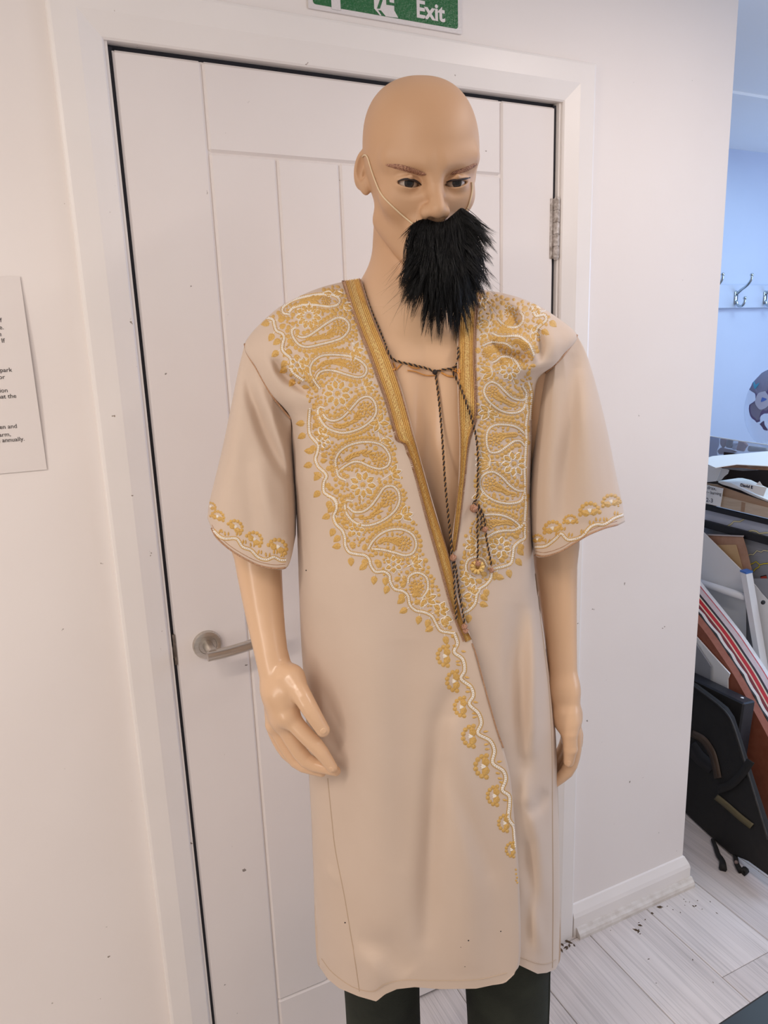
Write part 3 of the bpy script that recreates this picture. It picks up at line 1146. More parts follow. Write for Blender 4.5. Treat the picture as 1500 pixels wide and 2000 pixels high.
M_gold = thread('gold_silk_thread', (224, 184, 108), (200, 154, 78), 0.5)
M_white = thread('white_silk_thread', (250, 244, 234), (238, 228, 212), 0.5)
M_lame = thread('gold_lame', (255, 226, 148), (222, 172, 94), 0.36, 0.12, 900, 0.5)
M_glit = thread('gold_glitter_braid', (255, 234, 164), (206, 156, 96), 0.34, 0.15, 620, 0.7)
M_dkg = thread('dark_gold_thread', (196, 146, 86), (160, 112, 66), 0.5)
M_zig = thread('copper_edging_thread', (204, 164, 128), (156, 114, 86), 0.5, 0.1, 800)
M_black = thread('black_cord', (26, 21, 22), (44, 34, 30), 0.6)
M_orange = thread('orange_silk', (226, 160, 80), (204, 138, 64), 0.45)
M_tanc = thread('tan_cord', (186, 140, 88), (150, 108, 62), 0.5)
M_bead = thread('pink_gold_knot', (226, 178, 148), (160, 106, 80), 0.35, 0.4, 900, 0.9)


def seg_dist(x, y, poly):
    """distance to a polyline and place along it (0..1)"""
    P = np.asarray(poly, float)
    seg = np.linalg.norm(np.diff(P, axis=0), axis=1)
    cum = np.concatenate([[0], np.cumsum(seg)])
    best = np.full(x.shape, 1e9)
    at = np.zeros(x.shape)
    side = np.zeros(x.shape)
    for i in range(len(P) - 1):
        ax_, ay_ = P[i]
        dx, dy = P[i + 1] - P[i]
        l2 = dx * dx + dy * dy
        t = np.clip(((x - ax_) * dx + (y - ay_) * dy) / l2, 0, 1)
        ex, ey = x - ax_ - t * dx, y - ay_ - t * dy
        d = np.hypot(ex, ey)
        m = d < best
        best = np.where(m, d, best)
        at = np.where(m, (cum[i] + t * seg[i]) / cum[-1], at)
        side = np.where(m, np.sign(dx * ey - dy * ex), side)
    return best, at, side


def folds(x, y, specs):
    """sum of ridges and valleys: (polyline, height in m, half width px, kind)"""
    t = np.zeros(x.shape)
    for poly, amp, wd in specs:
        d, a, sd = seg_dist(x, y, poly)
        taper = np.sin(np.clip(a, 0.0, 1.0) * PI) ** 0.6 if len(poly) > 1 else 1
        t += amp * np.exp(-(d / wd) ** 2) * (0.15 + 0.85 * taper)
    return t


_wr = np.random.default_rng(5)
WAVES = [(_wr.uniform(0, 2 * PI), _wr.uniform(0.006, 0.035), _wr.uniform(0, 2 * PI)) for _ in range(14)]


def wrinkle(x, y):
    t = np.zeros(x.shape)
    for a, k, p in WAVES:
        t += np.sin((x * math.cos(a) * 1.3 + y * math.sin(a) * 0.6) * k + p + 1.2 * np.sin(y * 0.008 + p)) * 0.00030 / (k / 0.012)
    return t


def grid_faces(n, m, flip=False, closed=False):
    F = []
    for i in range(n - 1):
        for j in range(m - 1 + (1 if closed else 0)):
            j2 = (j + 1) % m
            q = [i * m + j, i * m + j2, (i + 1) * m + j2, (i + 1) * m + j]
            F.append(q[::-1] if flip else q)
    return F


def sheet(name, V, F, parent, th=0.0013):
    o = new_obj(name, V, F, M_cloth, parent, True)
    s = o.modifiers.new('thickness', 'SOLIDIFY')
    s.thickness = th
    s.offset = -1
    return o


def smooth01(v, a, b):
    x = np.clip((v - a) / (b - a), 0, 1)
    return x * x * (3 - 2 * x)


# rows of the left front: outer x,y,t | inner x,y | t at the inner edge (None: from the girth)
KL = [(671, 550, -0.012, 705, 545, -0.004), (628, 561, -0.006, 714, 575, 0.034), (580, 581, -0.004, 723, 602, 0.058),
      (530, 612, -0.002, 735, 633, 0.076), (478, 672, 0.000, 752, 674, 0.093), (500, 718, 0.034, 765, 707, 0.102),
      (530, 770, 0.042, 783, 756, 0.111), (567, 815, 0.030, 797, 806, 0.117), (570, 870, 0.0, 812, 862, None),
      (577, 960, 0.0, 838, 955, None), (581, 1060, 0.0, 867, 1055, None), (584, 1150, 0.0, 889, 1148, None),
      (588, 1250, 0.0, 921, 1250, None), (594, 1340, 0.0, 946, 1340, None), (599, 1430, 0.0, 973, 1430, None),
      (603, 1510, 0.0, 995, 1510, None), (608, 1600, 0.0, 1005, 1605, None), (612, 1700, 0.0, 1013, 1700, None),
      (617, 1800, 0.0, 1017, 1800, None), (624, 1888, 0.0, 1008, 1894, None)]
KR = [(942, 566, -0.012, 918, 552, -0.004), (985, 573, -0.006, 902, 585, 0.030), (1030, 587, -0.004, 896, 612, 0.056),
      (1078, 613, -0.002, 894, 640, 0.074), (1127, 655, 0.000, 893, 680, 0.090), (1100, 693, 0.034, 893, 706, 0.098),
      (1082, 714, 0.040, 894, 735, 0.104), (1050, 742, 0.020, 894, 765, 0.108), (1044, 800, 0.0, 895, 806, None),
      (1038, 870, 0.0, 898, 862, None), (1036, 960, 0.0, 895, 955, None), (1040, 1060, 0.0, 880, 1078, None),
      (1049, 1150, 0.0, 876, 1150, None), (1063, 1250, 0.0, 884, 1250, None), (1077, 1350, 0.0, 900, 1340, None),
      (1085, 1430, 0.0, 915, 1430, None), (1089, 1520, 0.0, 930, 1520, None), (1092, 1620, 0.0, 940, 1620, None),
      (1094, 1720, 0.0, 945, 1720, None), (1095, 1810, 0.0, 945, 1800, None), (1090, 1886, 0.0, 940, 1862, None)]


def girth_T(y):
    return np.interp(y, [540, 700, 800, 900, 1050, 1250, 1500, 1900], [0.03, 0.10, 0.121, 0.128, 0.130, 0.134, 0.142, 0.150])


YS = np.array([860, 960, 1060, 1250, 1430, 1600, 1750, 1900.0])
GL = np.array([569, 577, 581, 588, 599, 608, 614, 625.0])
GR = np.array([1039, 1036, 1040, 1063, 1085, 1091, 1095, 1090.0])


def girth(x, y, p=2.5):
    xl, xr = np.interp(y, YS, GL), np.interp(y, YS, GR)
    xc, hw = (xl + xr) / 2, (xr - xl) / 2
    s = np.clip(np.abs((x - xc) / hw), 0, 1)
    return girth_T(y) * np.sqrt(np.maximum(1 - s ** p, 0))


HEML = ([600, 624, 640, 662, 700, 735, 752, 775, 810, 860, 930, 985, 1000, 1010], [1884, 1888, 1912, 1930, 1946, 1956, 1942, 1932, 1928, 1932, 1931, 1919, 1906, 1893])
HEMR = ([935, 1000, 1012, 1050, 1068, 1085, 1092], [1866, 1874, 1884, 1902, 1900, 1893, 1880])
FOLD_L = [
    ([(537, 700), (548, 723), (562, 737), (582, 752), (606, 766)], -0.020, 9),
    ([(540, 672), (560, 705), (585, 733), (612, 752)], 0.011, 13),
    ([(566, 770), (580, 800), (588, 860), (592, 950)], 0.006, 20),
    ([(505, 650), (520, 700), (545, 760), (560, 800)], 0.006, 13),
    ([(892, 1345), (872, 1370), (856, 1420), (848, 1520), (838, 1700), (832, 1850)], -0.011, 22),
    ([(880, 1400), (890, 1480), (905, 1600), (915, 1750), (915, 1900)], 0.010, 40),
    ([(868, 1480), (900, 1560), (930, 1640), (960, 1720)], -0.006, 20),
    ([(700, 1100), (720, 1300), (735, 1500), (745, 1700), (750, 1940)], 0.007, 55),
    ([(640, 1200), (650, 1400), (660, 1600), (672, 1800)], -0.005, 30),
    ([(790, 1250), (795, 1450), (790, 1700)], -0.005, 38),
    ([(634, 1690), (645, 1712), (660, 1726)], 0.004, 9),
    ([(690, 1850), (720, 1880), (745, 1930)], 0.008, 22),
    ([(700, 1840), (760, 1850), (800, 1900)], -0.006, 24),
    ([(590, 1000), (605, 1100), (620, 1200)], 0.004, 22),
]
FOLD_R = [
    ([(960, 668), (983, 686), (1001, 695), (1018, 698), (1034, 706)], -0.017, 8),
    ([(990, 655), (1017, 662), (1036, 680), (1049, 707)], 0.012, 9),
    ([(972, 600), (985, 592), (1003, 590), (1018, 606), (1024, 640)], 0.008, 8),
    ([(985, 610), (1005, 616), (1013, 640)], -0.012, 10),
    ([(1050, 640), (1055, 670), (1053, 705)], -0.013, 8),
    ([(1075, 640), (1082, 672), (1078, 700)], 0.006, 12),
    ([(1045, 1190), (1045, 1300), (1040, 1420), (1034, 1480)], 0.013, 16),
    ([(1015, 1180), (1010, 1300), (1018, 1440), (1015, 1560)], -0.010, 20),
    ([(1030, 1590), (1050, 1575), (1070, 1545)], -0.007, 14),
    ([(1018, 1500), (1030, 1560), (1052, 1640), (1062, 1750)], 0.008, 16),
    ([(1028, 1640), (1035, 1740), (1030, 1850)], -0.009, 14),
    ([(1060, 1860), (1040, 1790), (1024, 1700)], 0.006, 14),
    ([(930, 870), (925, 950), (905, 1050)], -0.004, 14),
]


def front_panel(K, hem, fs, right):
    n, m = 230, 96
    C = interp_poly([(k[0], k[1], k[2] * 1000, k[3], k[4]) for k in K], n)
    ky = np.array([k[4] for k in K], float)
    ti_k = np.array([girth(np.array([float(k[3])]), np.array([float(k[4])]))[0] if k[5] is None else k[5] for k in K])
    V = np.zeros((n, m, 3))
    u = np.linspace(0, 1, m) ** 1.25
    X = np.zeros((n, m))
    Y = np.zeros((n, m))
    Tt = np.zeros((n, m))
    for i in range(n):
        ox, oy, to, ix, iy = C[i]
        to /= 1000.0
        x = ox + (ix - ox) * u
        y = oy + (iy - oy) * u
        f = i / (n - 1)
        bot = smooth01(np.array(f), 0.86, 1.0)
        y = y + bot * (np.interp(x, *hem) - y)
        ti = np.interp(iy, ky, ti_k)
        tq = to + (ti - to) * np.sqrt(np.maximum(1 - (1 - u) ** 2.2, 0))
        tg = to + girth(x, y) * (1 - 0 * u)
        wgt = smooth01(np.array(oy), 805, 900) if not right else smooth01(np.array(oy), 740, 830)
        t = tq * (1 - wgt) + tg * wgt
        if right:
            t = t - 0.007 * smooth01(y, 1000, 1150) * smooth01(1050 - x, 0, 60)
        else:
            t = t + 0.005 * smooth01(y, 1180, 1350) * smooth01(x, ix - 60, ix)
        X[i], Y[i], Tt[i] = x, y, t
    edge = np.minimum(1, np.linspace(0, 1, m) * 9)[None, :]
    Tt += (folds(X, Y, fs) * (1 + 0.5 * smooth01(Y, 1000, 1200)) + wrinkle(X, Y)) * edge
    V = PX(X, Y, Tt).reshape(-1, 3)
    for _ in range(4):                             # the cloth lies on the body, never in it
        d = f_upper(to_local(V))
        Tt = Tt + np.clip(0.007 - d, 0, 0.03).reshape(n, m) * 0.9
        V = PX(X, Y, Tt).reshape(-1, 3)
    F = grid_faces(n, m, flip=right)
    F = [f[::-1] for f in F]
    return V, F, (X, Y, Tt)


VL, FL_, gridL = front_panel(KL, HEML, FOLD_L, False)
VR, FR_, gridR = front_panel(KR, HEMR, FOLD_R, True)
panel_l = sheet('front_panel', VL, FL_, robe)
panel_r = sheet('front_panel', VR, FR_, robe)
BVH_L = BVHTree.FromPolygons([Vector(v) for v in VL.tolist()], FL_)
BVH_R = BVHTree.FromPolygons([Vector(v) for v in VR.tolist()], FR_)

# back of the robe, sharing its side edges with the two fronts
n, m = 115, 60
rows_ = np.linspace(0, gridL[0].shape[0] - 1, n).astype(int)
V = []
for i, k_ in enumerate(rows_):
    ox, oy, to = [g[k_, 0] for g in gridL]
    rx, ry, tr = [g[k_, 0] for g in gridR]
    s = np.linspace(-1, 1, m)
    x = (ox + rx) / 2 + (rx - ox) / 2 * np.sin(s * PI / 2)
    w_ = (np.sin(s * PI / 2) + 1) / 2
    y = oy + (ry - oy) * w_
    dep = np.interp(i / (n - 1), [0, 0.08, 0.25, 0.5, 1], [0.045, 0.075, 0.105, 0.112, 0.125])
    t = to + (tr - to) * w_ - dep * np.sqrt(np.maximum(1 - np.abs(np.sin(s * PI / 2)) ** 2.4, 0))
    V.append(PX(x, y, t))
sheet('back_panel', np.concatenate(V), grid_faces(n, m), robe)


# ---------------------------------------------------------------- sleeves
def sleeve(seam, seam_t, lft, rgt, hem, hem_back, fs, tc, D0, D1, flip):
    n, m = 90, 56
    s = np.linspace(0, 1, m)
    C0, C1 = interp_poly(seam, m), interp_poly(hem, m)
    Lc, Rc = interp_poly(lft, n), interp_poly(rgt, n)
    CB1 = interp_poly(hem_back, m)
    st = np.interp(np.linspace(0, 1, m), np.linspace(0, 1, len(seam_t)), seam_t)
    vv = np.linspace(0, 1, n)

    def coons(A, B):
        P = (1 - vv)[:, None, None] * A[None] + vv[:, None, None] * B[None]
        P = P + (1 - s)[None, :, None] * Lc[:, None] + s[None, :, None] * Rc[:, None]
        bl = (1 - vv)[:, None, None] * ((1 - s)[:, None] * A[0] + s[:, None] * A[-1])[None] + vv[:, None, None] * ((1 - s)[:, None] * B[0] + s[:, None] * B[-1])[None]
        return P - bl
    Pf, Pb = coons(C0, C1), coons(C0, CB1)
    rnd = np.sqrt(np.maximum(1 - np.abs(2 * s - 1) ** 2.3, 0))
    D = D0 + (D1 - D0) * vv
    b = smooth01(vv, 0.0, 0.42)
    tf = (1 - b)[:, None] * st[None] + b[:, None] * (tc + D[:, None] * rnd[None])
    tf += (folds(Pf[..., 0], Pf[..., 1], fs) + 1.2 * wrinkle(Pf[..., 0] + 300, Pf[..., 1])) * rnd[None]
    tb = (1 - b)[:, None] * (st - 0.05 * rnd)[None] + b[:, None] * (tc - D[:, None] * rnd[None])
    X = np.concatenate([Pf, Pb[:, ::-1][:, 1:-1]], 1)
    Tt = np.concatenate([tf, tb[:, ::-1][:, 1:-1]], 1)
    V = PX(X[..., 0], X[..., 1], Tt)
    F = grid_faces(n, X.shape[1], flip=flip, closed=True)
    return V.reshape(-1, 3), F


SEAM_L = [(478, 672), (484, 692), (500, 718), (515, 745), (531, 772), (550, 797), (568, 818)]
SEAM_R = [(1066, 728), (1085, 711), (1100, 695), (1115, 675), (1127, 655)]
FS_L = [([(478, 722), (492, 775), (515, 843), (531, 878), (555, 921), (572, 945)], -0.016, 12),
        ([(500, 740), (530, 810), (556, 880), (575, 925)], 0.013, 13),
        ([(465, 740), (455, 850), (440, 960), (432, 1050)], 0.007, 22),
        ([(500, 900), (520, 980), (545, 1050)], 0.008, 22),
        ([(480, 860), (490, 960), (500, 1080)], -0.005, 18)]
FS_R = [([(1122, 690), (1120, 760), (1112, 850), (1100, 940), (1098, 1020)], -0.010, 16),
        ([(1140, 720), (1145, 820), (1150, 920), (1150, 1020)], 0.010, 24),
        ([(1085, 740), (1078, 830), (1070, 920), (1068, 1040)], 0.007, 18),
        ([(1180, 850), (1192, 930), (1198, 1000)], -0.005, 14)]
HEM_L = [(405, 1012), (414, 1034), (424, 1052), (448, 1074), (476, 1092), (505, 1106), (535, 1112), (557, 1111), (568, 1092), (578, 1044)]
HEM_R = [(1040, 1066), (1046, 1086), (1066, 1088), (1095, 1079), (1120, 1064), (1150, 1046), (1182, 1033), (1205, 1027), (1221, 1019)]
VSL, FSL = sleeve(SEAM_L, [0.0, 0.020, 0.034, 0.040, 0.042, 0.036, 0.030], [(478, 672), (466, 720), (452, 790), (436, 868), (420, 935), (409, 980), (405, 1012)],
                  [(568, 818), (571, 860), (576, 930), (579, 990), (578, 1044)], HEM_L, [(405, 1012), (440, 1030), (500, 1046), (545, 1050), (578, 1044)], FS_L, -0.012, 0.060, 0.092, False)
VSR, FSR = sleeve(SEAM_R, [0.020, 0.040, 0.034, 0.018, 0.0], [(1066, 728), (1052, 790), (1042, 860), (1034, 950), (1035, 1020), (1040, 1066)],
                  [(1127, 655), (1145, 690), (1165, 755), (1186, 840), (1202, 920), (1214, 975), (1221, 1019)], HEM_R, [(1040, 1066), (1080, 1050), (1130, 1030), (1180, 1015), (1221, 1019)], FS_R, -0.022, 0.058, 0.088, False)
FSL = [f[::-1] for f in FSL]
FSR = [f[::-1] for f in FSR]
sleeve_l = sheet('sleeve', VSL, FSL, robe)
sleeve_r = sheet('sleeve', VSR, FSR, robe)
BVH_SL = BVHTree.FromPolygons([Vector(v) for v in VSL.tolist()], FSL)
BVH_SR = BVHTree.FromPolygons([Vector(v) for v in VSR.tolist()], FSR)
CAMV = Vector(CAM.tolist())


def cast(bvh, px, py):
    dr = Vector(ray(px, py).tolist()).normalized()
    h, nrm, i, dist = bvh.ray_cast(CAMV, dr)
    if h is None:
        return None
    if nrm.dot(dr) > 0:
        nrm = -nrm
    return np.array(h), np.array(nrm), dist


def surf(bvh, px, py, h=0.0, near=False):
    r = cast(bvh, px, py)
    if r is None and not near:
        return None
    if r is None:                                  # just past the cloth edge: nearest cloth
        for rad in (2, 4, 7, 11):
            for a in range(8):
                r = cast(bvh, px + rad * math.cos(a * PI / 4), py + rad * math.sin(a * PI / 4))
                if r is not None:
                    v = ray(px, py)
                    v = v / np.linalg.norm(v)
                    return CAM + v * r[2] + r[1] * h
        return None
    return r[0] + r[1] * h
# ================================================================ embroidery stitched on the robe
class Emb(MB):
    """raised stitches laid on one piece of cloth; material 0 gold, 1 white"""

    def __init__(self, bvh, near=False):
        super().__init__()
        self.near = near
        self.bvh = bvh
        self.occ = []                              # px, py, r of everything sewn so far

    def dome(self, pts2, h, mi, ctr=None, ridge=None, note=None):
        P = [surf(self.bvh, x, y, 0.00015) for x, y in pts2]
        if any(p is None for p in P):
            return
        if ridge is None:
            cx, cy = ctr if ctr else np.mean(np.asarray(pts2), axis=0)
            c = surf(self.bvh, cx, cy, h)
            if c is None:
                return
            n = len(P)
            self.add(P + [c], [(i, (i + 1) % n, n) for i in range(n)], mi)
        else:                                      # leaf: outline points in pairs about a middle line
            R = [surf(self.bvh, x, y, h) for x, y in ridge]
            if any(p is None for p in R):
                return
            k = len(ridge)
            n = len(P)
            F = []
            Lp, Rp = list(range(0, k + 2)), [0] + list(range(n - 1, k, -1))
            V = P + R
            chainm = [0] + [n + i for i in range(k)] + [k + 1]
            for i in range(k + 1):
                for side in (Lp, Rp):
                    q = [side[i], side[i + 1], chainm[i + 1], chainm[i]]
                    q = list(dict.fromkeys(q))
                    if len(q) > 2:
                        F.append(q)
            self.add(V, F, mi)

    def dot(self, x, y, r, mi=0, h=0.0011, n=7):
        a0 = rng.uniform(0, 1)
        self.dome([(x + r * math.cos(a0 + 2 * PI * k / n), y + r * math.sin(a0 + 2 * PI * k / n)) for k in range(n)], h, mi)
        self.occ.append((x, y, r))

    def petal(self, x, y, ang, ln, wd, mi=0, h=0.0012, outline=False, k=3):
        """leaf from base (x,y) along ang"""
        ca, sa = math.cos(ang), math.sin(ang)
        us = [(i + 1) / (k + 1) for i in range(k)]
        prof = [wd / 2 * math.sin(PI * (u ** 0.75)) ** 0.8 for u in us]
        g = lambda u, v: (x + ca * u * ln - sa * v, y + sa * u * ln + ca * v)
        left = [g(u, w_) for u, w_ in zip(us, prof)]
        right = [g(u, -w_) for u, w_ in zip(us, prof)]
        pts = [(x, y)] + left + [g(1, 0)] + right[::-1]
        self.dome(pts, h, mi, ridge=[g(u, 0) for u in us])
        if outline:
            e = 1.35
            q = [(x, y)] + [g(u, w_ + e) for u, w_ in zip(us, prof)] + [g(1.06, 0)] + [g(u, -w_ - e) for u, w_ in zip(us, prof)][::-1] + [(x, y)]
            self.line(interp_poly(q, 18), 1.9, 1, 0.0011)
        for u in (0.25, 0.5, 0.75):
            c = g(u, 0)
            self.occ.append((c[0], c[1], wd * 0.45))

    def line(self, pts, w=1.5, mi=1, h=0.0009):
        pts = np.asarray(pts, float)
        T = np.gradient(pts, axis=0)
        T /= np.linalg.norm(T, axis=1)[:, None] + 1e-9
        N = np.stack([-T[:, 1], T[:, 0]], 1)
        run = []
        for p, nn in zip(pts, N):
            a = surf(self.bvh, *(p + nn * w * 0.5), 0.0001, self.near)
            b = surf(self.bvh, *p, h, self.near)
            c = surf(self.bvh, *(p - nn * w * 0.5), 0.0001, self.near)
            if a is None or b is None or c is None:
                self._flush(run, mi)
                run = []
            else:
                run += [a, b, c]
        self._flush(run, mi)

    def _flush(self, run, mi):
        k = len(run) // 3
        if k > 1:
            F = []
            for i in range(k - 1):
                F += [(3 * i, 3 * i + 1, 3 * i + 4, 3 * i + 3), (3 * i + 1, 3 * i + 2, 3 * i + 5, 3 * i + 4)]
            self.add(run, F, mi)

    def braid(self, poly, w=4.2, step=3.5, mi=1, h=0.0015):
        """row of chain stitches with a thin gold line on either side"""
        P = interp_poly(poly, max(6, int(np.linalg.norm(np.diff(np.asarray(poly, float), axis=0), axis=1).sum() / step)))
        T = np.gradient(P, axis=0)
        T /= np.linalg.norm(T, axis=1)[:, None] + 1e-9
        for i, (p, t) in enumerate(zip(P, T)):
            nrm = np.array([-t[1], t[0]])
            for s in (-1, 1):
                c = p + nrm * s * w * 0.22
                d = t * 0.94 + nrm * s * 0.34
                e = np.array([-d[1], d[0]])
                ring = [tuple(c + d * step * 0.72 * math.cos(a) + e * w * 0.27 * math.sin(a)) for a in np.arange(6) * PI / 3]
                self.dome(ring, h, mi)
            self.occ.append((p[0], p[1], w * 0.62))
        N = np.stack([-T[:, 1], T[:, 0]], 1)
        self.line(P + N * w * 0.70, 1.5, 0, 0.0007)
        self.line(P - N * w * 0.70, 1.5, 0, 0.0007)
        return P, N

    def build(self, name, parent, label=None):
        o = new_obj(name, self.v, self.f, [M_gold, M_white], parent, False, self.m)
        return o


OCC = {}                                           # cloth -> everything sewn on it


def done(e, name, parent, key):
    OCC.setdefault(key, []).extend(e.occ)
    if e.v:
        return e.build(name, parent)


def cx(pts, s, ox, oy):
    return [(ox + x / s, oy + y / s) for x, y in pts]


def in_poly(x, y, poly):
    c = False
    j = len(poly) - 1
    for i in range(len(poly)):
        xi, yi = poly[i]
        xj, yj = poly[j]
        if (yi > y) != (yj > y) and x < (xj - xi) * (y - yi) / (yj - yi) + xi:
            c = not c
        j = i
    return c


def paisley(bvh, parent, key, outline, bulb, br, tail):
    e = Emb(bvh)
    P, N = e.braid(outline)
    poly = [tuple(p) for p in P]
    # scalloped border of gold knots outside the white line
    last = None
    for p, nn in zip(P, N):
        for s in (-1, 1):
            q = p + nn * s * 8.6
            if not in_poly(q[0], q[1], poly):
                if all((q[0] - o[0]) ** 2 + (q[1] - o[1]) ** 2 > 7.0 ** 2 for o in e.occ if o[2] == 4.1):
                    e.dot(q[0], q[1], 4.6, 0, 0.0013)
                    e.occ[-1] = (q[0], q[1], 4.1)
    # rosette in the bulb
    e.dot(*bulb, br * 0.34, 0, 0.0016)
    for ring, cnt in ((0.55, 7), (0.92, 12)):
        for k_ in range(cnt):
            a = 2 * PI * (k_ + 0.5 * (ring > 0.6)) / cnt
            e.petal(bulb[0] + math.cos(a) * br * (ring - 0.26), bulb[1] + math.sin(a) * br * (ring - 0.26), a, br * 0.52, br * 0.46, 0, 0.0013, k=2)
    # sprig and long leaves running into the tail
    T = interp_poly([bulb] + list(tail), 12)
    for i in range(3, 11):
        d = T[min(i + 1, 11)] - T[i - 1]
        a = math.atan2(d[1], d[0])
        sz = 14 if i < 7 else 11
        for s in (-1, 1):
            if rng.uniform() < 0.9:
                e.petal(T[i][0], T[i][1], a + PI + s * (0.55 if i < 6 else 0.35), sz * 1.15, 6.4, 0, 0.0012)
    e.line(T[2:], 1.8, 0)
    return done(e, 'paisley_motif', parent, key)


def flower(bvh, parent, key, c, R, npet=9, rot0=0.2, stem=None):
    e = Emb(bvh)
    e.dot(c[0], c[1], R * 0.22, 0, 0.0015)
    for k_ in range(npet):
        a = rot0 + 2 * PI * k_ / npet
        e.petal(c[0] + math.cos(a) * R * 0.34, c[1] + math.sin(a) * R * 0.34, a, R * 0.66, R * 0.42, 0, 0.0013, outline=True)
    if stem:
        e.line(interp_poly([c] + stem, 12), 1.8, 1)
        e.petal(stem[-1][0], stem[-1][1], math.atan2(stem[-1][1] - c[1], stem[-1][0] - c[0]), 12, 6)
    return done(e, 'flower_motif', parent, key)


def spray(bvh, parent, key, base, angs, ln=17, wd=8, root=None):
    e = Emb(bvh)
    ln, wd = ln * 1.15, wd * 1.12
    for a in angs:
        e.petal(base[0], base[1], math.radians(a), ln, wd, 0, 0.0013, outline=True)
    if root:
        e.line(interp_poly([base] + root, 10), 1.9, 1)
    return done(e, 'leaf_spray', parent, key)


def vine(bvh, parent, key, pts, side=1, leaf=True, every=19):
    e = Emb(bvh)
    P, N = e.braid(pts, 4.6, 3.6)
    acc = 0
    k_ = 0
    for i in range(2, len(P) - 2):
        acc += np.linalg.norm(P[i] - P[i - 1])
        if acc > every:
            acc = 0
            k_ += 1
            T = P[i + 1] - P[i - 1]
            for s in (side, -side) if leaf else (side,):
                nn = N[i] * s
                a = math.atan2(nn[1] + T[1] * 0.05, nn[0] + T[0] * 0.05) + rng.uniform(-0.5, 0.5)
                b0 = P[i] + nn * 3.5
                e.line([b0, b0 + np.array([math.cos(a), math.sin(a)]) * 6], 1.3, 1)
                e.petal(b0[0] + math.cos(a) * 4, b0[1] + math.sin(a) * 4, a, 19 if s == side else 15, 13 if s == side else 11, 0, 0.0013)
    return done(e, 'vine_border', parent, key)


def fan(bvh, parent, key, c, ang, R):
    """scalloped half flower of the narrow border"""
    e = Emb(bvh)
    for k_ in range(8):
        a = ang + math.radians(-92 + 184 * k_ / 7)
        e.dot(c[0] + math.cos(a) * R, c[1] + math.sin(a) * R, R * 0.25, 0, 0.0013)
    for s in (-1, 1):
        a = ang + s * math.radians(66)
        e.petal(c[0] - math.cos(ang) * R * 0.15, c[1] - math.sin(ang) * R * 0.15, a, R * 1.05, R * 0.72, 0, 0.0014)
    for s in (-0.35, 0, 0.35):
        e.petal(c[0], c[1], ang + s, R * 0.55, R * 0.20, 1, 0.0012)
    return done(e, 'fan_motif', parent, key)


A2 = (3.571, 480, 520)
A4 = (3.125, 580, 860)
A3 = (3.75, 850, 540)
A5 = (5.556, 590, 740)
A6 = (5.357, 640, 940)
A8 = (4.762, 880, 780)
A9 = (7.694, 900, 560)
# left front, from shoulder to waist
pl = lambda o, b, r, t: paisley(BVH_L, panel_l, 'L', o, b, r, t)
pl(cx([(300, 335), (262, 325), (262, 285), (330, 238), (440, 207), (540, 195), (622, 205), (655, 238), (640, 268), (580, 282), (480, 270), (400, 272), (335, 288), (305, 318)], *A2), *[(480 + 560 / 3.571, 520 + 240 / 3.571), 9, cx([(460, 235), (370, 260), (310, 295)], *A2)])
pl(cx([(345, 428), (322, 448), (330, 492), (370, 545), (430, 563), (520, 545), (600, 525), (672, 498), (715, 450), (718, 400), (682, 365), (632, 362), (560, 402), (490, 452), (440, 485), (392, 497), (355, 482)], *A2), (480 + 650 / 3.571, 520 + 430 / 3.571), 14, cx([(570, 480), (480, 505), (390, 525)], *A2))
pl(cx([(515, 850), (478, 800), (452, 745), (452, 700), (480, 655), (540, 622), (640, 618), (740, 632), (810, 668), (842, 712), (830, 758), (780, 775), (700, 755), (620, 730), (550, 727), (508, 748), (490, 785)], *A2), (480 + 755 / 3.571, 520 + 700 / 3.571), 12, cx([(650, 670), (550, 680), (480, 735)], *A2))
pl(cx([(240, 318), (195, 305), (170, 345), (190, 420), (250, 510), (330, 560), (440, 585), (560, 565), (680, 510), (770, 430), (805, 350), (790, 260), (740, 200), (680, 195), (620, 225), (560, 290), (490, 370), (420, 430), (340, 455), (265, 430), (220, 370)], *A5), (590 + 690 / 5.556, 740 + 330 / 5.556), 15, cx([(560, 440), (430, 510), (290, 490)], *A5))
pl(cx([(470, 1100), (400, 1060), (375, 980), (365, 880), (410, 790), (500, 725), (620, 690), (740, 685), (850, 710), (920, 775), (955, 860), (930, 940), (850, 975), (750, 955), (640, 905), (560, 900), (470, 945), (400, 1000)], *A5), (590 + 840 / 5.556, 740 + 870 / 5.556), 14, cx([(680, 810), (540, 840), (430, 920)], *A5))
pl(cx([(255, 205), (200, 200), (180, 250), (200, 340), (270, 420), (370, 460), (480, 450), (600, 395), (700, 310), (750, 210), (740, 110), (690, 55), (630, 50), (580, 80), (520, 170), (450, 260), (370, 315), (280, 320), (215, 270)], *A6), (640 + 640 / 5.357, 940 + 175 / 5.357), 14, cx([(540, 290), (420, 370), (280, 375)], *A6))
pl(cx([(430, 700), (470, 630), (540, 560), (640, 510), (760, 500), (860, 535), (915, 600), (925, 680), (890, 750), (810, 775), (700, 745), (570, 715), (470, 708)], *A6), (640 + 800 / 5.357, 940 + 650 / 5.357), 14, cx([(680, 620), (580, 620), (500, 670)], *A6))
pl(cx([(840, 1060), (850, 1000), (910, 960), (980, 965), (1035, 1010), (1050, 1080), (1040, 1150), (990, 1220)], *A6), (640 + 930 / 5.357, 940 + 1110 / 5.357), 14, cx([(910, 1180), (900, 1200)], *A6))
fl = lambda *a, **k_: flower(BVH_L, panel_l, 'L', *a, **k_)
fl((480 + 440 / 3.571, 520 + 348 / 3.571), 25, 11)
fl((480 + 640 / 3.571, 520 + 888 / 3.571), 26, 9, 0.3, [(680, 800)])
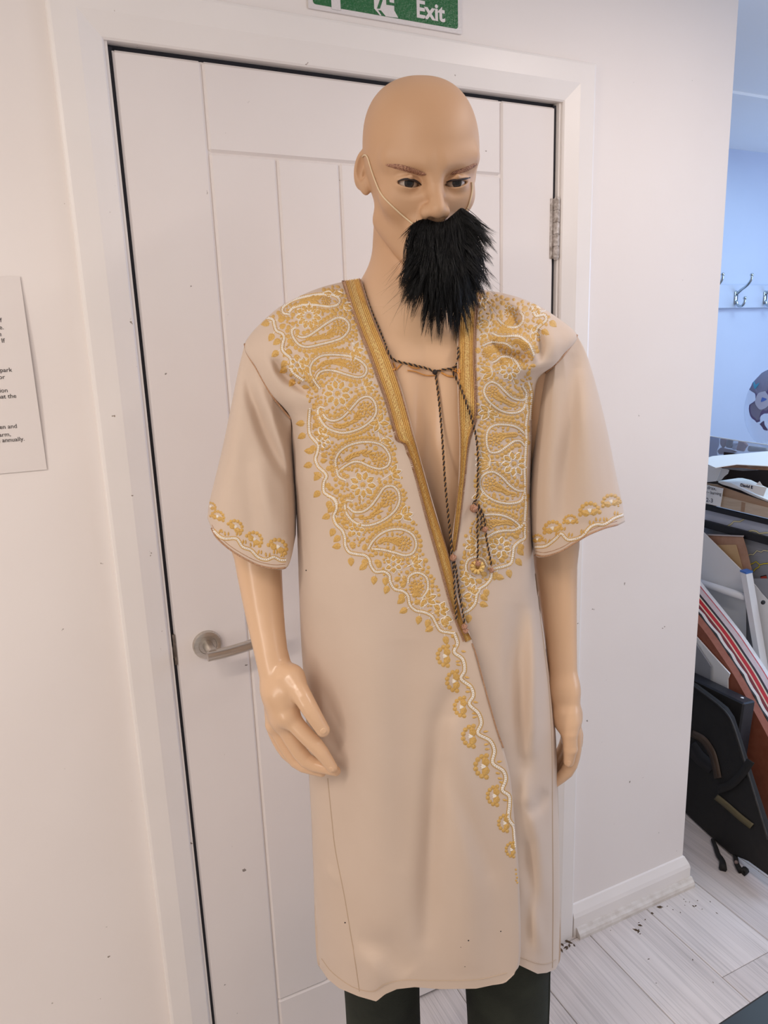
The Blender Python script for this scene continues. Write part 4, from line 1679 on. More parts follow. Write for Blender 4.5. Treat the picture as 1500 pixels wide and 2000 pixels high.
fl((590 + 660 / 5.556, 740 + 1150 / 5.556), 26, 9, 0.1, [(708, 972), (706, 984)])
fl((640 + 690 / 5.357, 940 + 870 / 5.357), 17, 6, 0.5, [(787, 1128)])
fl((480 + 360 / 3.571, 520 + 690 / 3.571), 17, 7, 0.2)
fl((632, 860), 14, 6, 0.4)
fl((697, 1034), 15, 6, 0.1)
sp = lambda *a, **k_: spray(BVH_L, panel_l, 'L', *a, **k_)
sp((691, 685), [-60, -5, 40, 95], root=[(689, 668), (702, 700)])
sp((713, 757), [-75, -40, 5, 30], root=[(692, 762)])
sp((741, 826), [-70, 5, 120, 175], root=[(740, 850), (746, 866)])
sp((747, 857), [15, 40], root=[(741, 862)])
sp((765, 925), [-60, -15, 30], root=[(748, 936), (735, 940)])
sp((787, 1007), [-70, -10, 160, 30], root=[(779, 998)])
sp((806, 1101), [-55, -20, 25], root=[(790, 1110)])
sp((834, 1170), [-75, -20, 30, 130], root=[(826, 1188)])
sp((861, 1190), [-150, -60, 0, 50], 14, 9)
sp((868, 1206), [60, 100, 20], 14, 9)
sp((671, 600), [-25, 10], 15, 7)
sp((650, 575), [-175, -5], 16, 7)
sp((596, 715), [-100, -60, -140, 60], 15, 7, root=[(592, 735)])
sp((631, 848), [-120, -60, 60, 120], 13, 7)
VINE_L1 = cx([(110, 365), (160, 362), (192, 375), (200, 410), (215, 450), (255, 470), (268, 500), (258, 540), (255, 580), (275, 610), (310, 640), (318, 690), (316, 720), (345, 755), (400, 795)], *A2)
VINE_L2 = cx([(85, 330), (75, 480), (85, 600), (130, 660), (175, 720), (165, 800), (145, 870), (175, 950), (240, 1010), (265, 1060), (235, 1130), (240, 1230), (300, 1270), (360, 1330), (375, 1400)], *A5)
VINE_L3 = cx([(0, 150), (70, 180), (98, 240), (85, 310), (62, 370), (90, 450), (150, 510), (180, 590), (185, 670), (225, 740), (300, 760), (390, 775), (435, 820), (450, 880), (500, 945), (590, 945), (645, 985), (655, 1050), (700, 1125), (790, 1150), (840, 1200), (860, 1290), (920, 1350), (1010, 1370), (1090, 1410), (1130, 1480), (1180, 1560), (1260, 1580), (1320, 1590)], *A6)
vine(BVH_L, panel_l, 'L', VINE_L1, 1)
vine(BVH_L, panel_l, 'L', VINE_L2, 1)
vine(BVH_L, panel_l, 'L', VINE_L3, 1)
# narrow scroll with half flowers down the opening edge
AE = (3.571, 820, 1200)
SCROLL = cx([(240, 130), (262, 200), (240, 262), (298, 312), (312, 390), (288, 448), (355, 505), (372, 568), (345, 625), (408, 690), (428, 760), (405, 830), (488, 880), (520, 950), (508, 1035), (580, 1090), (598, 1150), (575, 1225), (622, 1265), (625, 1330), (618, 1420), (655, 1480), (662, 1540), (668, 1620)], *AE)
e = Emb(BVH_L)
e.braid(SCROLL, 5.6, 4.0)
done(e, 'vine_border', panel_l, 'S')
for (fx_, fy_), R in zip(cx([(185, 290), (250, 465), (300, 645), (365, 850), (455, 1060), (530, 1265), (600, 1455), (645, 1640)], *AE), [19, 19, 18, 20, 21, 18, 16, 14]):
    fan(BVH_L, panel_l, 'S', (fx_ + 2, fy_), PI, R)
e = Emb(BVH_L)
for q in ((262, 330), (265, 345), (335, 510), (330, 540), (375, 690), (378, 720), (460, 910), (465, 940), (540, 1105), (555, 1140), (565, 1165), (590, 1290), (240, 215), (300, 255), (325, 435), (385, 610), (455, 820), (550, 1030)):
    p = cx([q], *AE)[0]
    e.petal(p[0] - 4, p[1], 0.1 + rng.uniform(-0.3, 0.3), 11, 5)
for q in ((670, 1780), (672, 1810), (678, 1835), (672, 1855), (680, 1870)):
    p = cx([q], *AE)[0]
    e.dot(p[0], p[1], 2.3)
o = done(e, 'filling_stitches', panel_l, 'S')
o['kind'] = 'stuff'

# right front
pr = lambda o, b, r, t: paisley(BVH_R, panel_r, 'R', o, b, r, t)
pr(cx([(560, 490), (640, 570), (740, 610), (850, 600), (920, 540), (940, 450), (900, 390)], *A9), (900 + 740 / 7.694, 560 + 400 / 7.694), 10, cx([(750, 520), (650, 640), (820, 660)], *A9))
pr(cx([(480, 700), (560, 740), (680, 745), (850, 740), (950, 790), (1040, 880), (1100, 1020)], *A9), (900 + 960 / 7.694, 560 + 900 / 7.694), 8, cx([(860, 830), (760, 810)], *A9))
pr(cx([(345, 880), (440, 840), (560, 835), (680, 855), (770, 915)], *A9), (900 + 390 / 7.694, 560 + 1000 / 7.694), 9, cx([(500, 960), (600, 940)], *A9))
pr(cx([(480, 1140), (540, 1110), (600, 1060), (700, 1050), (790, 1090), (850, 1160), (900, 1250)], *A9), (900 + 640 / 7.694, 560 + 1130 / 7.694), 7, cx([(740, 1140), (800, 1180)], *A9))
pr(cx([(930, 1500), (985, 1600), (960, 1690), (870, 1700), (760, 1660), (660, 1570), (560, 1470), (460, 1430), (380, 1480), (350, 1570), (390, 1680), (480, 1780), (620, 1870), (780, 1900), (910, 1860), (970, 1760), (985, 1660)], *A9), (900 + 480 / 7.694, 560 + 1580 / 7.694), 11, cx([(640, 1700), (780, 1770), (880, 1790)], *A9))
pr(cx([(690, 320), (620, 260), (540, 238), (430, 235), (360, 270), (335, 340), (340, 430), (370, 490), (440, 490), (520, 440), (590, 390), (650, 390), (690, 430)], *A8), (880 + 410 / 4.762, 780 + 370 / 4.762), 13, cx([(500, 340), (580, 330), (650, 330)], *A8))
pr(cx([(685, 850), (620, 845), (550, 800), (480, 725), (400, 675), (320, 690), (275, 750), (285, 830), (340, 900), (430, 950), (550, 970), (650, 945), (685, 870)], *A8), (880 + 370 / 4.762, 780 + 790 / 4.762), 13, cx([(480, 840), (560, 880), (640, 890)], *A8))
pr(cx([(310, 1075), (400, 1070), (500, 1085), (590, 1130), (640, 1180), (590, 1215), (490, 1220), (410, 1240), (340, 1280), (260, 1295)], *A8), (880 + 345 / 4.762, 780 + 1165 / 4.762), 11, cx([(450, 1150), (540, 1150), (610, 1175)], *A8))
pr(cx([(225, 1665), (165, 1630), (140, 1560), (165, 1490), (240, 1465), (310, 1490), (340, 1550)], *A8), (880 + 245 / 4.762, 780 + 1560 / 4.762), 13, cx([(260, 1620), (265, 1630)], *A8))
fr = lambda *a, **k_: flower(BVH_R, panel_r, 'R', *a, **k_)
fr((900 + 730 / 7.694, 560 + 1260 / 7.694), 19, 9, 0.1, [(1005, 750)])
fr((880 + 590 / 4.762, 780 + 600 / 4.762), 24, 9, 0.3, [(1010, 935)])
fr((880 + 460 / 4.762, 780 + 1380 / 4.762), 21, 8, 0.2)
fr((900 + 740 / 7.694, 560 + 370 / 7.694), 11, 6, 0.3)
sr = lambda *a, **k_: spray(BVH_R, panel_r, 'R', *a, **k_)
sr((956, 634), [160, 180, -150], 17, 7, root=[(962, 620), (957, 605)])
sr((952, 655), [170, 150], 14, 7, root=[(957, 640)])
sr((962, 725), [-160, 175, 140], 22, 8, root=[(985, 723)])
sr((954, 805), [-140, 170, 130, 20, 55], 17, 8, root=[(958, 790)])
sr((957, 904), [-130, -165, 170, 145], 24, 9, root=[(985, 904)])
sr((938, 968), [-110, 20, 60, 160], 14, 7)
sr((929, 1065), [-120, -150, 160, 120], 18, 8, root=[(948, 1070)])
sr((915, 1130), [-110, 110, 170, 40], 14, 9, root=[(925, 1150)])
sr((921, 1160), [-30, 160, -70], 16, 8)
sr((940, 590), [-150, -30, 60], 12, 6)
sr((1050, 600), [-160, 20, 80, 140], 14, 7)
sr((1040, 650), [80, 20, -60], 14, 7)
VINE_R = cx([(650, 1190), (690, 1150), (690, 1240), (690, 1290), (640, 1320), (590, 1370), (580, 1440), (560, 1520), (500, 1550), (420, 1570), (385, 1590), (375, 1660), (330, 1720), (270, 1760), (245, 1810), (225, 1900), (170, 1960), (120, 1985)], *A8)
vine(BVH_R, panel_r, 'R', VINE_R, -1)
vine(BVH_R, panel_r, 'R', cx([(700, 0), (715, 110), (700, 250), (705, 350), (695, 520), (688, 640), (692, 760), (690, 850), (700, 950), (695, 1050), (690, 1130)], *A8), -1, False, 30)
vine(BVH_R, panel_r, 'R', cx([(1020, 1440), (1060, 1600), (1050, 1800), (1040, 1990)], *A9), -1, False, 24)
vine(BVH_R, panel_r, 'R', cx([(960, 130), (1040, 200), (1080, 330), (1130, 440), (1250, 420), (1280, 500), (1170, 600), (1120, 690)], *A9), -1, True, 22)

# the ground between the motifs is filled with small knots and leaves
REG_L = [(515, 608), (560, 588), (620, 566), (668, 556), (688, 605), (705, 660), (724, 712), (742, 765), (757, 812), (775, 868), (778, 905), (790, 950), (806, 1000), (822, 1050), (842, 1110), (862, 1170), (880, 1230), (888, 1245), (862, 1232), (848, 1205), (834, 1190), (800, 1180), (770, 1140), (735, 1110), (718, 1080), (678, 1062), (672, 1035), (652, 1005), (655, 975), (632, 945), (620, 900), (612, 860), (602, 820), (600, 780), (588, 752), (566, 735), (552, 690), (540, 640)]
REG_R = [(940, 572), (985, 577), (1030, 592), (1075, 615), (1088, 632), (1055, 655), (1046, 690), (1040, 740), (1036, 830), (1028, 880), (1026, 960), (1028, 1030), (1004, 1060), (1000, 1100), (960, 1112), (950, 1140), (930, 1160), (922, 1190), (905, 1205), (898, 1150), (902, 1100), (908, 1050), (925, 1010), (930, 960), (933, 900), (932, 840), (934, 760), (932, 690), (933, 620)]


def fill(bvh, parent, key, reg, count):
    e = Emb(bvh)
    occ = np.array(OCC.get(key, [(0, 0, 1)]), float)
    R = np.array(reg)
    lo, hi = R.min(0), R.max(0)
    got = []
    for _ in range(count):
        x, y = rng.uniform(lo[0], hi[0]), rng.uniform(lo[1], hi[1])
        if not in_poly(x, y, reg):
            continue
        d = np.hypot(occ[:, 0] - x, occ[:, 1] - y) - occ[:, 2]
        room = d.min()
        if got:
            g = np.array(got)
            room = min(room, (np.hypot(g[:, 0] - x, g[:, 1] - y) - g[:, 2]).min())
        if room < 2.0:
            continue
        r = min(room + 0.4, rng.uniform(3.4, 7.0))
        if r > 3.4 and rng.uniform() < 0.45:
            a = rng.uniform(0, 2 * PI)
            e.petal(x - math.cos(a) * r, y - math.sin(a) * r, a, r * 2.5, r * 1.3)
        else:
            e.dot(x, y, r * 0.92, 0, 0.0012)
        got.append((x, y, r))
    o = e.build('filling_stitches', parent)
    o['kind'] = 'stuff'


fill(BVH_L, panel_l, 'L', REG_L, 9000)
fill(BVH_R, panel_r, 'R', REG_R, 7000)

# sleeve hems
for bvh, par, key, pts, fans in (
        (BVH_SL, sleeve_l, 'SL', [(416, 1035), (428, 1047), (440, 1052), (462, 1052), (474, 1068), (490, 1074), (504, 1088), (520, 1093), (535, 1088), (548, 1094), (558, 1094)],
         [((411, 992), -1.3, 10), ((424, 1012), -1.2, 13), ((458, 1032), -0.9, 15), ((495, 1056), -0.9, 16), ((541, 1072), -1.1, 18)]),
        (BVH_SR, sleeve_r, 'SR', [(1046, 1068), (1066, 1066), (1085, 1052), (1096, 1042), (1110, 1054), (1135, 1048), (1152, 1030), (1165, 1024), (1180, 1024), (1200, 1012), (1216, 1006)],
         [((1050, 1056), -1.7, 11), ((1080, 1036), -1.8, 17), ((1114, 1020), -1.6, 13), ((1152, 1002), -1.7, 19), ((1194, 984), -1.8, 17), ((1216, 985), -1.9, 9)])):
    e = Emb(bvh)
    e.braid(pts, 4.6, 3.7)
    for i in range(1, len(pts) - 1):
        e.petal(pts[i][0], pts[i][1] - 5, -1.5 + rng.uniform(-0.3, 0.3), 10, 4.5)
        e.petal(pts[i][0] + 6, pts[i][1] - 5, -1.5 + rng.uniform(-0.3, 0.3), 9, 4)
    done(e, 'vine_border', par, key)
    for c, a, R in fans:
        fan(bvh, par, key, c, a, R)
for bvh, par, hm, off in ((BVH_SL, sleeve_l, HEM_L[1:8], -2.0), (BVH_SR, sleeve_r, HEM_R[1:8], -2.0)):
    mbs = MB()
    P = interp_poly(hm, 60)
    Q = [surf(bvh, x, y + off, 0.0008, True) for x, y in P]
    Q = [q for q in Q if q is not None]
    mbs.tube(Q, 0.0012, 6)
    mbs.build('hem_piping', M_zig, par, True)
    e = Emb(bvh)
    e.line(P + np.array([0, -9.0]), 1.2, 0, 0.0005)
    o = new_obj('hem_stitching', e.v, e.f, M_zig, par)

# piping in the armholes, side seams and hems of the body
for seam, bvh, par in ((SEAM_L, BVH_L, panel_l), (SEAM_R, BVH_R, panel_r)):
    P = interp_poly(seam, 50)
    tt = np.interp(np.linspace(0, 1, 50), np.linspace(0, 1, 7), [0.0, 0.020, 0.034, 0.040, 0.042, 0.036, 0.030]) if par is panel_l else np.interp(np.linspace(0, 1, 50), np.linspace(0, 1, 5), [0.020, 0.040, 0.034, 0.018, 0.0])
    Q = PX(P[:, 0], P[:, 1], tt + 0.0035)
    mbs = MB()
    mbs.tube(Q, 0.0017, 7)
    mbs.build('armhole_piping', M_zig, robe, True)
M_stitch = mat('seam_thread', srgb(190, 166, 142), 0.8)
for bvh, par, nm, pts, w_ in (
        (BVH_L, panel_l, 'side_seam', [(640, 1520), (648, 1600), (655, 1660), (672, 1747), (683, 1812), (694, 1880), (702, 1936)], 2.0),
        (BVH_L, panel_l, 'edge_piping', [(922, 1256), (931, 1282), (941, 1320), (957, 1379), (970, 1424), (983, 1460)], 3.0),
        (BVH_L, panel_l, 'hem_stitching', [(628, 1872), (650, 1900), (690, 1928), (728, 1936), (752, 1922), (790, 1914), (850, 1915), (930, 1913), (990, 1900)], 1.3),
        (BVH_R, panel_r, 'hem_stitching', [(1014, 1868), (1045, 1880), (1066, 1882), (1086, 1874)], 1.3),
        (BVH_R, panel_r, 'side_seam', [(1046, 1120), (1062, 1260), (1073, 1360), (1078, 1460), (1079, 1600), (1080, 1750), (1079, 1890)], 1.8)):
    e = Emb(bvh, True)
    e.line(interp_poly(pts, 70), w_, 0, 0.0009 if nm != 'edge_piping' else 0.0018)
    new_obj(nm, e.v, e.f, M_zig if nm == 'edge_piping' else M_stitch, par)


e = Emb(BVH_L)
for x, y, r in ((915, 1837, 1.5), (978, 1819, 1.3), (900, 1850, 0.8), (674, 1802, 1.6), (598, 1114, 1.4), (908, 1888, 0.9)):
    e.dot(x, y, r, 0, 0.0004)
new_obj('dark_fleck', e.v, e.f, M_black, panel_l)['kind'] = 'stuff'


# ---------------------------------------------------------------- gold braid along the opening
def trim(bvh, par, inner, outer, n):
    """flat braid of parallel cords between two lines, with a whipped copper edge"""
    I, O = interp_poly(inner, n), interp_poly(outer, n)
    cols = [0.0, 0.05, 0.10]
    us, hs, ms = [], [], []
    cords = [(0.02, 0.11, 2), (0.11, 0.19, 0), (0.19, 0.21, 3), (0.21, 0.29, 0), (0.29, 0.31, 3), (0.31, 0.385, 0), (0.385, 0.405, 3), (0.405, 0.50, 1), (0.50, 0.60, 1), (0.60, 0.695, 1), (0.695, 0.715, 3), (0.715, 0.79, 0), (0.79, 0.81, 3), (0.81, 0.88, 0), (0.88, 0.98, 2)]
    for a, b, m_ in cords:
        for f_, h_ in ((0, 0.0006), (0.5, 0.0006 if m_ == 3 else 0.0023 if m_ != 1 else 0.0019)):
            us.append(a + (b - a) * f_)
            hs.append(h_)
            ms.append(m_)
    us.append(0.98)
    hs.append(0.0005)
    V, F, mi = [], [], []
    k_ = len(us)
    ok = True
    for i in range(n):
        for u_, h_ in zip(us, hs):
            x, y = I[i] + (O[i] - I[i]) * u_
            jit = 0.00035 * math.sin(i * 2.1 + u_ * 40)
            p = surf(bvh, x, y, h_ + jit, True)
            if p is None:
                p = PX(x, y, 0.09)
            V.append(p)
    for i in range(n - 1):
        for j in range(k_ - 1):
            F.append((i * k_ + j, i * k_ + j + 1, (i + 1) * k_ + j + 1, (i + 1) * k_ + j))
            mi.append(ms[j])
    o = new_obj('gold_braid', V, F, [M_lame, M_glit, M_zig, M_dkg], robe, False, mi)
    e = Emb(bvh, True)
    for i in range(0, n - 1):
        d = (O[i] - I[i])
        d = d / np.linalg.norm(d)
        q = O[i]
        t_ = np.array([-d[1], d[0]])
        e.line([q - d * 2.0, q + d * 1.2 + t_ * 1.3, q + d * 3.6 + t_ * 0.3], 1.5, 0, 0.0010)
    new_obj('whipped_edging', e.v, e.f, M_zig, o)
    return o


TL_I = [(705, 545), (723, 603), (743, 652), (763, 699), (777, 738), (792, 789), (808, 848), (830, 930), (850, 1000), (878, 1090), (900, 1200), (921, 1248)]
TL_O = [(671, 550), (686, 598), (702, 643), (721, 690), (738, 738), (755, 785), (771, 842), (777, 860), (791, 868), (797, 884), (808, 915), (832, 1005), (860, 1105), (886, 1198), (908, 1254)]
TR_I = [(917, 556), (899, 593), (894, 647), (893, 711), (894, 753), (895, 807), (898, 860), (897, 927), (893, 960), (887, 1020), (881, 1078)]
TR_O = [(940, 567), (931, 605), (928, 655), (927, 711), (929, 753), (929, 815), (915, 862), (907, 925), (903, 960), (896, 1020), (888, 1076)]
trim(BVH_L, panel_l, TL_I, TL_O, 330)
trim(BVH_R, panel_r, TR_I, TR_O, 240)

# ---------------------------------------------------------------- twisted black and gold cord
ALL = BVHTree.FromPolygons([Vector(v) for v in VL.tolist()] + [Vector(v) for v in VR.tolist()],
                           [list(f) for f in FL_] + [[i + len(VL) for i in f] for f in FR_])


def lay(px, py, h):
    """nearest of cloth and skin under a photo pixel, lifted h"""
    best = None
    for b in (ALL, BODY_BVH):
        r = cast(b, px, py)
        if r is not None and (best is None or r[2] < best[2]):
            best = r
    if best:
        return best[0] + best[1] * h
    q = surf(ALL, px, py, h, True)
    return q if q is not None else PX(px, py, 0.0)


def twisted(name, pts, h=0.0030, r=0.0009, pitch=0.0070, mats=None, free=None, parent=None):
    P2 = interp_poly(pts, max(8, int(np.linalg.norm(np.diff(np.asarray(pts, float), axis=0), axis=1).sum() / 5)))
    P = np.array([lay(x, y, h) for x, y in P2])
    if free:                                     # hangs clear of the skin between its ends
        tt = to_local(P)[:, 1]
        s = np.linspace(0, 1, len(P))
        P = PX(P2[:, 0], P2[:, 1], np.maximum(np.interp(s, [0, 1], [tt[0], tt[-1]]), tt) + free * np.sin(s * PI))
    for _ in range(3):
        P[1:-1] = (P[:-2] + 2 * P[1:-1] + P[2:]) / 4
    ln = np.linalg.norm(np.diff(P, axis=0), axis=1).sum()
    n = max(12, int(ln / pitch * 7))
    Q = interp_poly(P, n)
    T = np.gradient(Q, axis=0)
    T /= np.linalg.norm(T, axis=1)[:, None]
    nrm = np.cross(T, ET)
    nrm /= np.linalg.norm(nrm, axis=1)[:, None]
    bn = np.cross(T, nrm)
    ph = np.linspace(0, 2 * PI * ln / pitch, n)
    b = MB()
    for k_ in (0, 1):
        c = Q + r * 0.85 * (np.cos(ph + k_ * PI)[:, None] * nrm + np.sin(ph + k_ * PI)[:, None] * bn)
        b.tube(c, r * (1.12 if k_ == 0 else 0.9), 5, k_)
    o = b.build(name, mats or [M_black, M_tanc], parent or robe, True)
    return o


twisted('neck_cord', [(708, 551), (723, 600), (743, 650), (757, 687), (764, 702), (777, 708), (790, 711), (806, 714), (822, 717), (836, 720), (850, 727)], 0.0038)
twisted('neck_cord', [(850, 727), (858, 724), (865, 722), (881, 722), (889, 717), (893, 702), (893, 650), (897, 603), (908, 574)], 0.0038)
twisted('hanging_cord', [(850, 729), (854, 755), (859, 800), (864, 860), (870, 950), (878, 1030), (881, 1062), (883, 1086)], 0.0030, free=0.004)
twisted('hanging_cord', [(881, 724), (887, 737), (898, 758), (910, 790), (919, 819), (926, 849), (929, 871), (931, 900), (931, 950), (930, 974), (923, 982)], 0.0042)
for pts in ([(883, 1088), (884, 1110), (886, 1150), (890, 1209)], [(884, 1088), (889, 1110), (894, 1150), (904, 1209), (906, 1220)],
            [(926, 990), (931, 1006), (929, 1030), (930, 1062), (929, 1092)], [(929, 985), (935, 1000), (937, 1015), (936, 1034)],
            [(930, 982), (939, 1000), (943, 1018), (944, 1032), (946, 1050), (951, 1078), (956, 1104)], [(923, 982), (918, 990), (920, 1000), (928, 1000), (933, 988), (926, 980), (921, 984)]):
    twisted('hanging_cord', pts, 0.0050)


def knot(px, py, r, h=0.005, m_=M_bead):
    c = lay(px, py, h)
    b = MB()
    for k_ in range(3):                           # a ball of wound thread
        a = np.linspace(0, 2 * PI, 15)
        e1, e2, e3 = np.roll(np.eye(3), k_, 0)
        b.tube(c + r * 0.55 * (np.cos(a)[:, None] * (e1 + 0.4 * e3) + np.sin(a)[:, None] * e2), r * 0.5, 6)
    return b.build('cord_knot', m_, robe, True)


knot(850, 727, 0.0034, 0.004, M_black)
for q, r in (((883, 1087), 0.0048), ((924, 992), 0.0056), ((943, 1032), 0.0042), ((930, 1098), 0.0044), ((905, 1222), 0.0043), ((907, 1230), 0.0040), ((956, 1112), 0.0036)):
    knot(q[0], q[1], r)
# ring of gold at the end of one cord and loose orange silk behind the neck cord
b = MB()
c0 = lay(930, 1106, 0.004)
for k_ in range(9):
    a = 2 * PI * k_ / 9
    b.tube([c0 + (ER * math.cos(a) + EZ * math.sin(a)) * 0.003, c0 + (ER * math.cos(a) + EZ * math.sin(a)) * 0.0095 + ET * 0.001], [0.002, 0.0026], 6)
b.build('cord_rosette', M_lame, robe, True)
b = MB()
for pts, r in (([(795, 724), (810, 726), (830, 733), (848, 733), (853, 728)], 0.0008), ([(768, 710), (771, 719), (768, 724)], 0.0014), ([(783, 712), (777, 719), (772, 724)], 0.0010), ([(797, 714), (808, 719), (818, 719)], 0.0010),
               ([(862, 728), (876, 735), (888, 735)], 0.0013), ([(881, 724), (893, 728), (896, 742)], 0.0014), ([(888, 722), (895, 723), (897, 730)], 0.0014)):
    b.tube([lay(x, y, 0.002) for x, y in interp_poly(pts, 12)], r, 6)
b.build('orange_silk', M_orange, robe, True)
# ================================================================ false beard on its elastic
beard = thing('false_beard', 'black shaggy false beard held by elastic over the mannequin face', 'beard', tuple(PX(865, 500, 0.12)))
M_hair = mat('black_fur_fibre', srgb(11, 11, 12), 0.42, spec=0.35)
M_el = mat('cream_elastic', srgb(226, 204, 168), 0.6)
TOPL = [(804, 441), (811, 434), (822, 429), (834, 428), (846, 432), (858, 434), (870, 431), (880, 423), (892, 414), (902, 406), (911, 411), (919, 418), (926, 428)]
tl = interp_poly(TOPL, 60)
t_mouth = float(to_local(on_body(852, 436, 0.0))[1])


def top_y(x):
    return np.interp(x, tl[:, 0], tl[:, 1])


def root_t(x, y):
    side = (x - 862) / 75.0
    return t_mouth + 0.010 - 0.026 * side * side + 0.010 * np.clip((y - 440) / 60.0, 0, 1) - 0.020 * np.clip((y - 500) / 90.0, 0, 1)


# cloth backing the fibres are knotted into
n, m = 26, 24
V = []
for i in range(n):
    v = i / (n - 1)
    for j in range(m):
        u = j / (m - 1)
        xt = 804 + (926 - 804) * u
        yb = 560 + 26 * math.sin(PI * u)
        xb = 806 + (922 - 806) * u
        x = xt + (xb - xt) * v + (u - 0.5) * 10 * math.sin(PI * v)
        y = top_y(xt) + (yb - top_y(xt)) * v
        V.append(PX(x, y, root_t(np.array(x), np.array(y))))
o = sheet('backing', np.array(V), [f[::-1] for f in grid_faces(n, m)], beard, 0.004)
o.data.materials.clear()
o.data.materials.append(M_hair)

hv, hf = [], []
br = np.random.default_rng(23)
NC, PER, SEG = 470, 13, 7


def strand(x0, y0, tip, bulge, curl, rad):
    s = np.linspace(0, 1, SEG)
    t0 = float(root_t(np.array(x0), np.array(y0))) + 0.001
    mx, my = (x0 + tip[0]) / 2 + curl[0], (y0 + tip[1]) / 2 + curl[1]
    px_ = (1 - s) ** 2 * x0 + 2 * s * (1 - s) * mx + s * s * tip[0]
    py_ = (1 - s) ** 2 * y0 + 2 * s * (1 - s) * my + s * s * tip[1]
    tt = t0 + bulge * np.sin(s * PI * 0.62) + tip[2] * s * s
    P = PX(px_, py_, tt)
    r = rad * (1 - s ** 1.6 * 0.86)
    b = len(hv)
    for i in range(SEG):
        for k_ in range(3):
            a = 2 * PI * k_ / 3
            hv.append(P[i] + r[i] * (math.cos(a) * ER + math.sin(a) * (ET * 0.8 + EZ * 0.2)))
    for i in range(SEG - 1):
        for k_ in range(3):
            hf.append((b + i * 3 + k_, b + i * 3 + (k_ + 1) % 3, b + (i + 1) * 3 + (k_ + 1) % 3, b + (i + 1) * 3 + k_))


for c_ in range(NC):
    u = br.uniform(0.0, 1.0)
    v = br.uniform(0, 1) ** 0.9
    xr = 806 + 120 * u + (u - 0.5) * 12 * math.sin(PI * v)
    yt = float(top_y(xr))
    yr = yt + 2 + (545 + 28 * math.sin(PI * u) - yt) * v
    side = (xr - 862) / 60.0
    # fall: straight down in the middle, swept out at the right and at the lower left
    ln = 58 + 34 * math.sin(PI * min(max(u, 0), 1)) * (0.5 + 0.5 * v) + br.uniform(-14, 16)
    if u > 0.72:
        ang = math.radians(np.interp(v, [0, 0.3, 0.7, 1], [42, 48, 62, 78]) + br.uniform(-16, 18))
        ln *= np.interp(v, [0, 0.4, 1], [0.85, 0.72, 0.85])
    elif u < 0.20:
        ang = math.radians(np.interp(v, [0, 0.35, 0.7, 1], [96, 104, 122, 116]) + br.uniform(-12, 14))
        ln *= np.interp(v, [0, 0.5, 1], [0.95, 0.75, 0.75])
    else:
        ang = math.radians(90 - side * 16 * (0.4 + v) + br.uniform(-13, 13))
    tipc = (xr + math.cos(ang) * ln, yr + math.sin(ang) * ln)
    lay_ = br.uniform(0, 1)
    cu = (br.uniform(-6, 6) + side * 5, br.uniform(-4, 4))
    for k_ in range(PER):
        x0, y0 = xr + br.normal(0, 4.6), max(yr + br.normal(0, 4.6), float(top_y(xr)) + 0.5)
        j = br.uniform(0.86, 1.1)
        tip = (x0 + (tipc[0] - x0) * min(j, 1.0) + br.normal(0, 1.5), y0 + (tipc[1] - y0) * j + br.normal(0, 1.5), -0.004 + br.normal(0, 0.003) - 0.010 * v)
        strand(x0, y0, tip, 0.004 + 0.012 * lay_ + br.uniform(0, 0.003), (cu[0] + br.normal(0, 2), cu[1] + br.normal(0, 2)), br.uniform(0.00028, 0.00046))
# short nap along the upper rim and a few stray fibres
for c_ in range(900):
    x0 = br.uniform(805, 926)
    y0 = float(top_y(x0)) + br.uniform(-0.5, 7)
    a = math.radians(90 - (x0 - 862) * 0.55 + br.uniform(-25, 25))
    ln = br.uniform(16, 40)
    strand(x0, y0, (x0 + math.cos(a) * ln, y0 + math.sin(a) * ln, 0.002), 0.004, (0, -3), 0.0004)
for c_ in range(150):
    u = br.uniform(0, 1)
    x0, y0 = 800 + 130 * u, br.uniform(470, 570)
    sd = -1 if u < 0.4 else 1
    a = math.radians(90 - sd * br.uniform(0, 60))
    ln = br.uniform(60, 95)
    strand(x0, y0, (x0 + math.cos(a) * ln, y0 + math.sin(a) * ln, 0.0), 0.012, (sd * br.uniform(0, 12), br.uniform(-8, 8)), 0.00022)
hair = new_obj('fibres', hv, hf, M_hair, beard, True)
hair['kind'] = 'stuff'
for pts in ([(709, 306), (714, 299), (719, 305), (725, 326), (735, 355), (747, 381), (767, 402), (788, 421), (809, 439)], [(920, 356), (921, 368), (920, 380), (917, 392), (914, 402), (908, 413)]):
    P = interp_poly(pts, 30)
    Q = []
    for x, y in P:
        r = cast(BODY_BVH, x, y)
        Q.append(r[0] + r[1] * 0.0012 if r else None)
    good = [q for q in Q if q is not None]
    last = good[0]
    Q = [q if q is not None else PX(*P[i], float(to_local(good[0] if i < 15 else good[-1])[1])) for i, q in enumerate(Q)]
    Q = np.array(Q)
    for _ in range(2):
        Q[1:-1] = (Q[:-2] + 2 * Q[1:-1] + Q[2:]) / 4
    b = MB()
    b.tube(Q, 0.0010, 8)
    b.build('elastic', M_el, beard, True)

# ================================================================ trousers
trs = thing('dark_trousers', 'dark green trousers on the mannequin below the robe hem', 'trousers', tuple(O0))
M_tr = mat('dark_green_twill', srgb(52, 56, 48), 0.85, var=srgb(38, 41, 36), vscale=14, bump=0.4, bscale=420, spec=0.2)


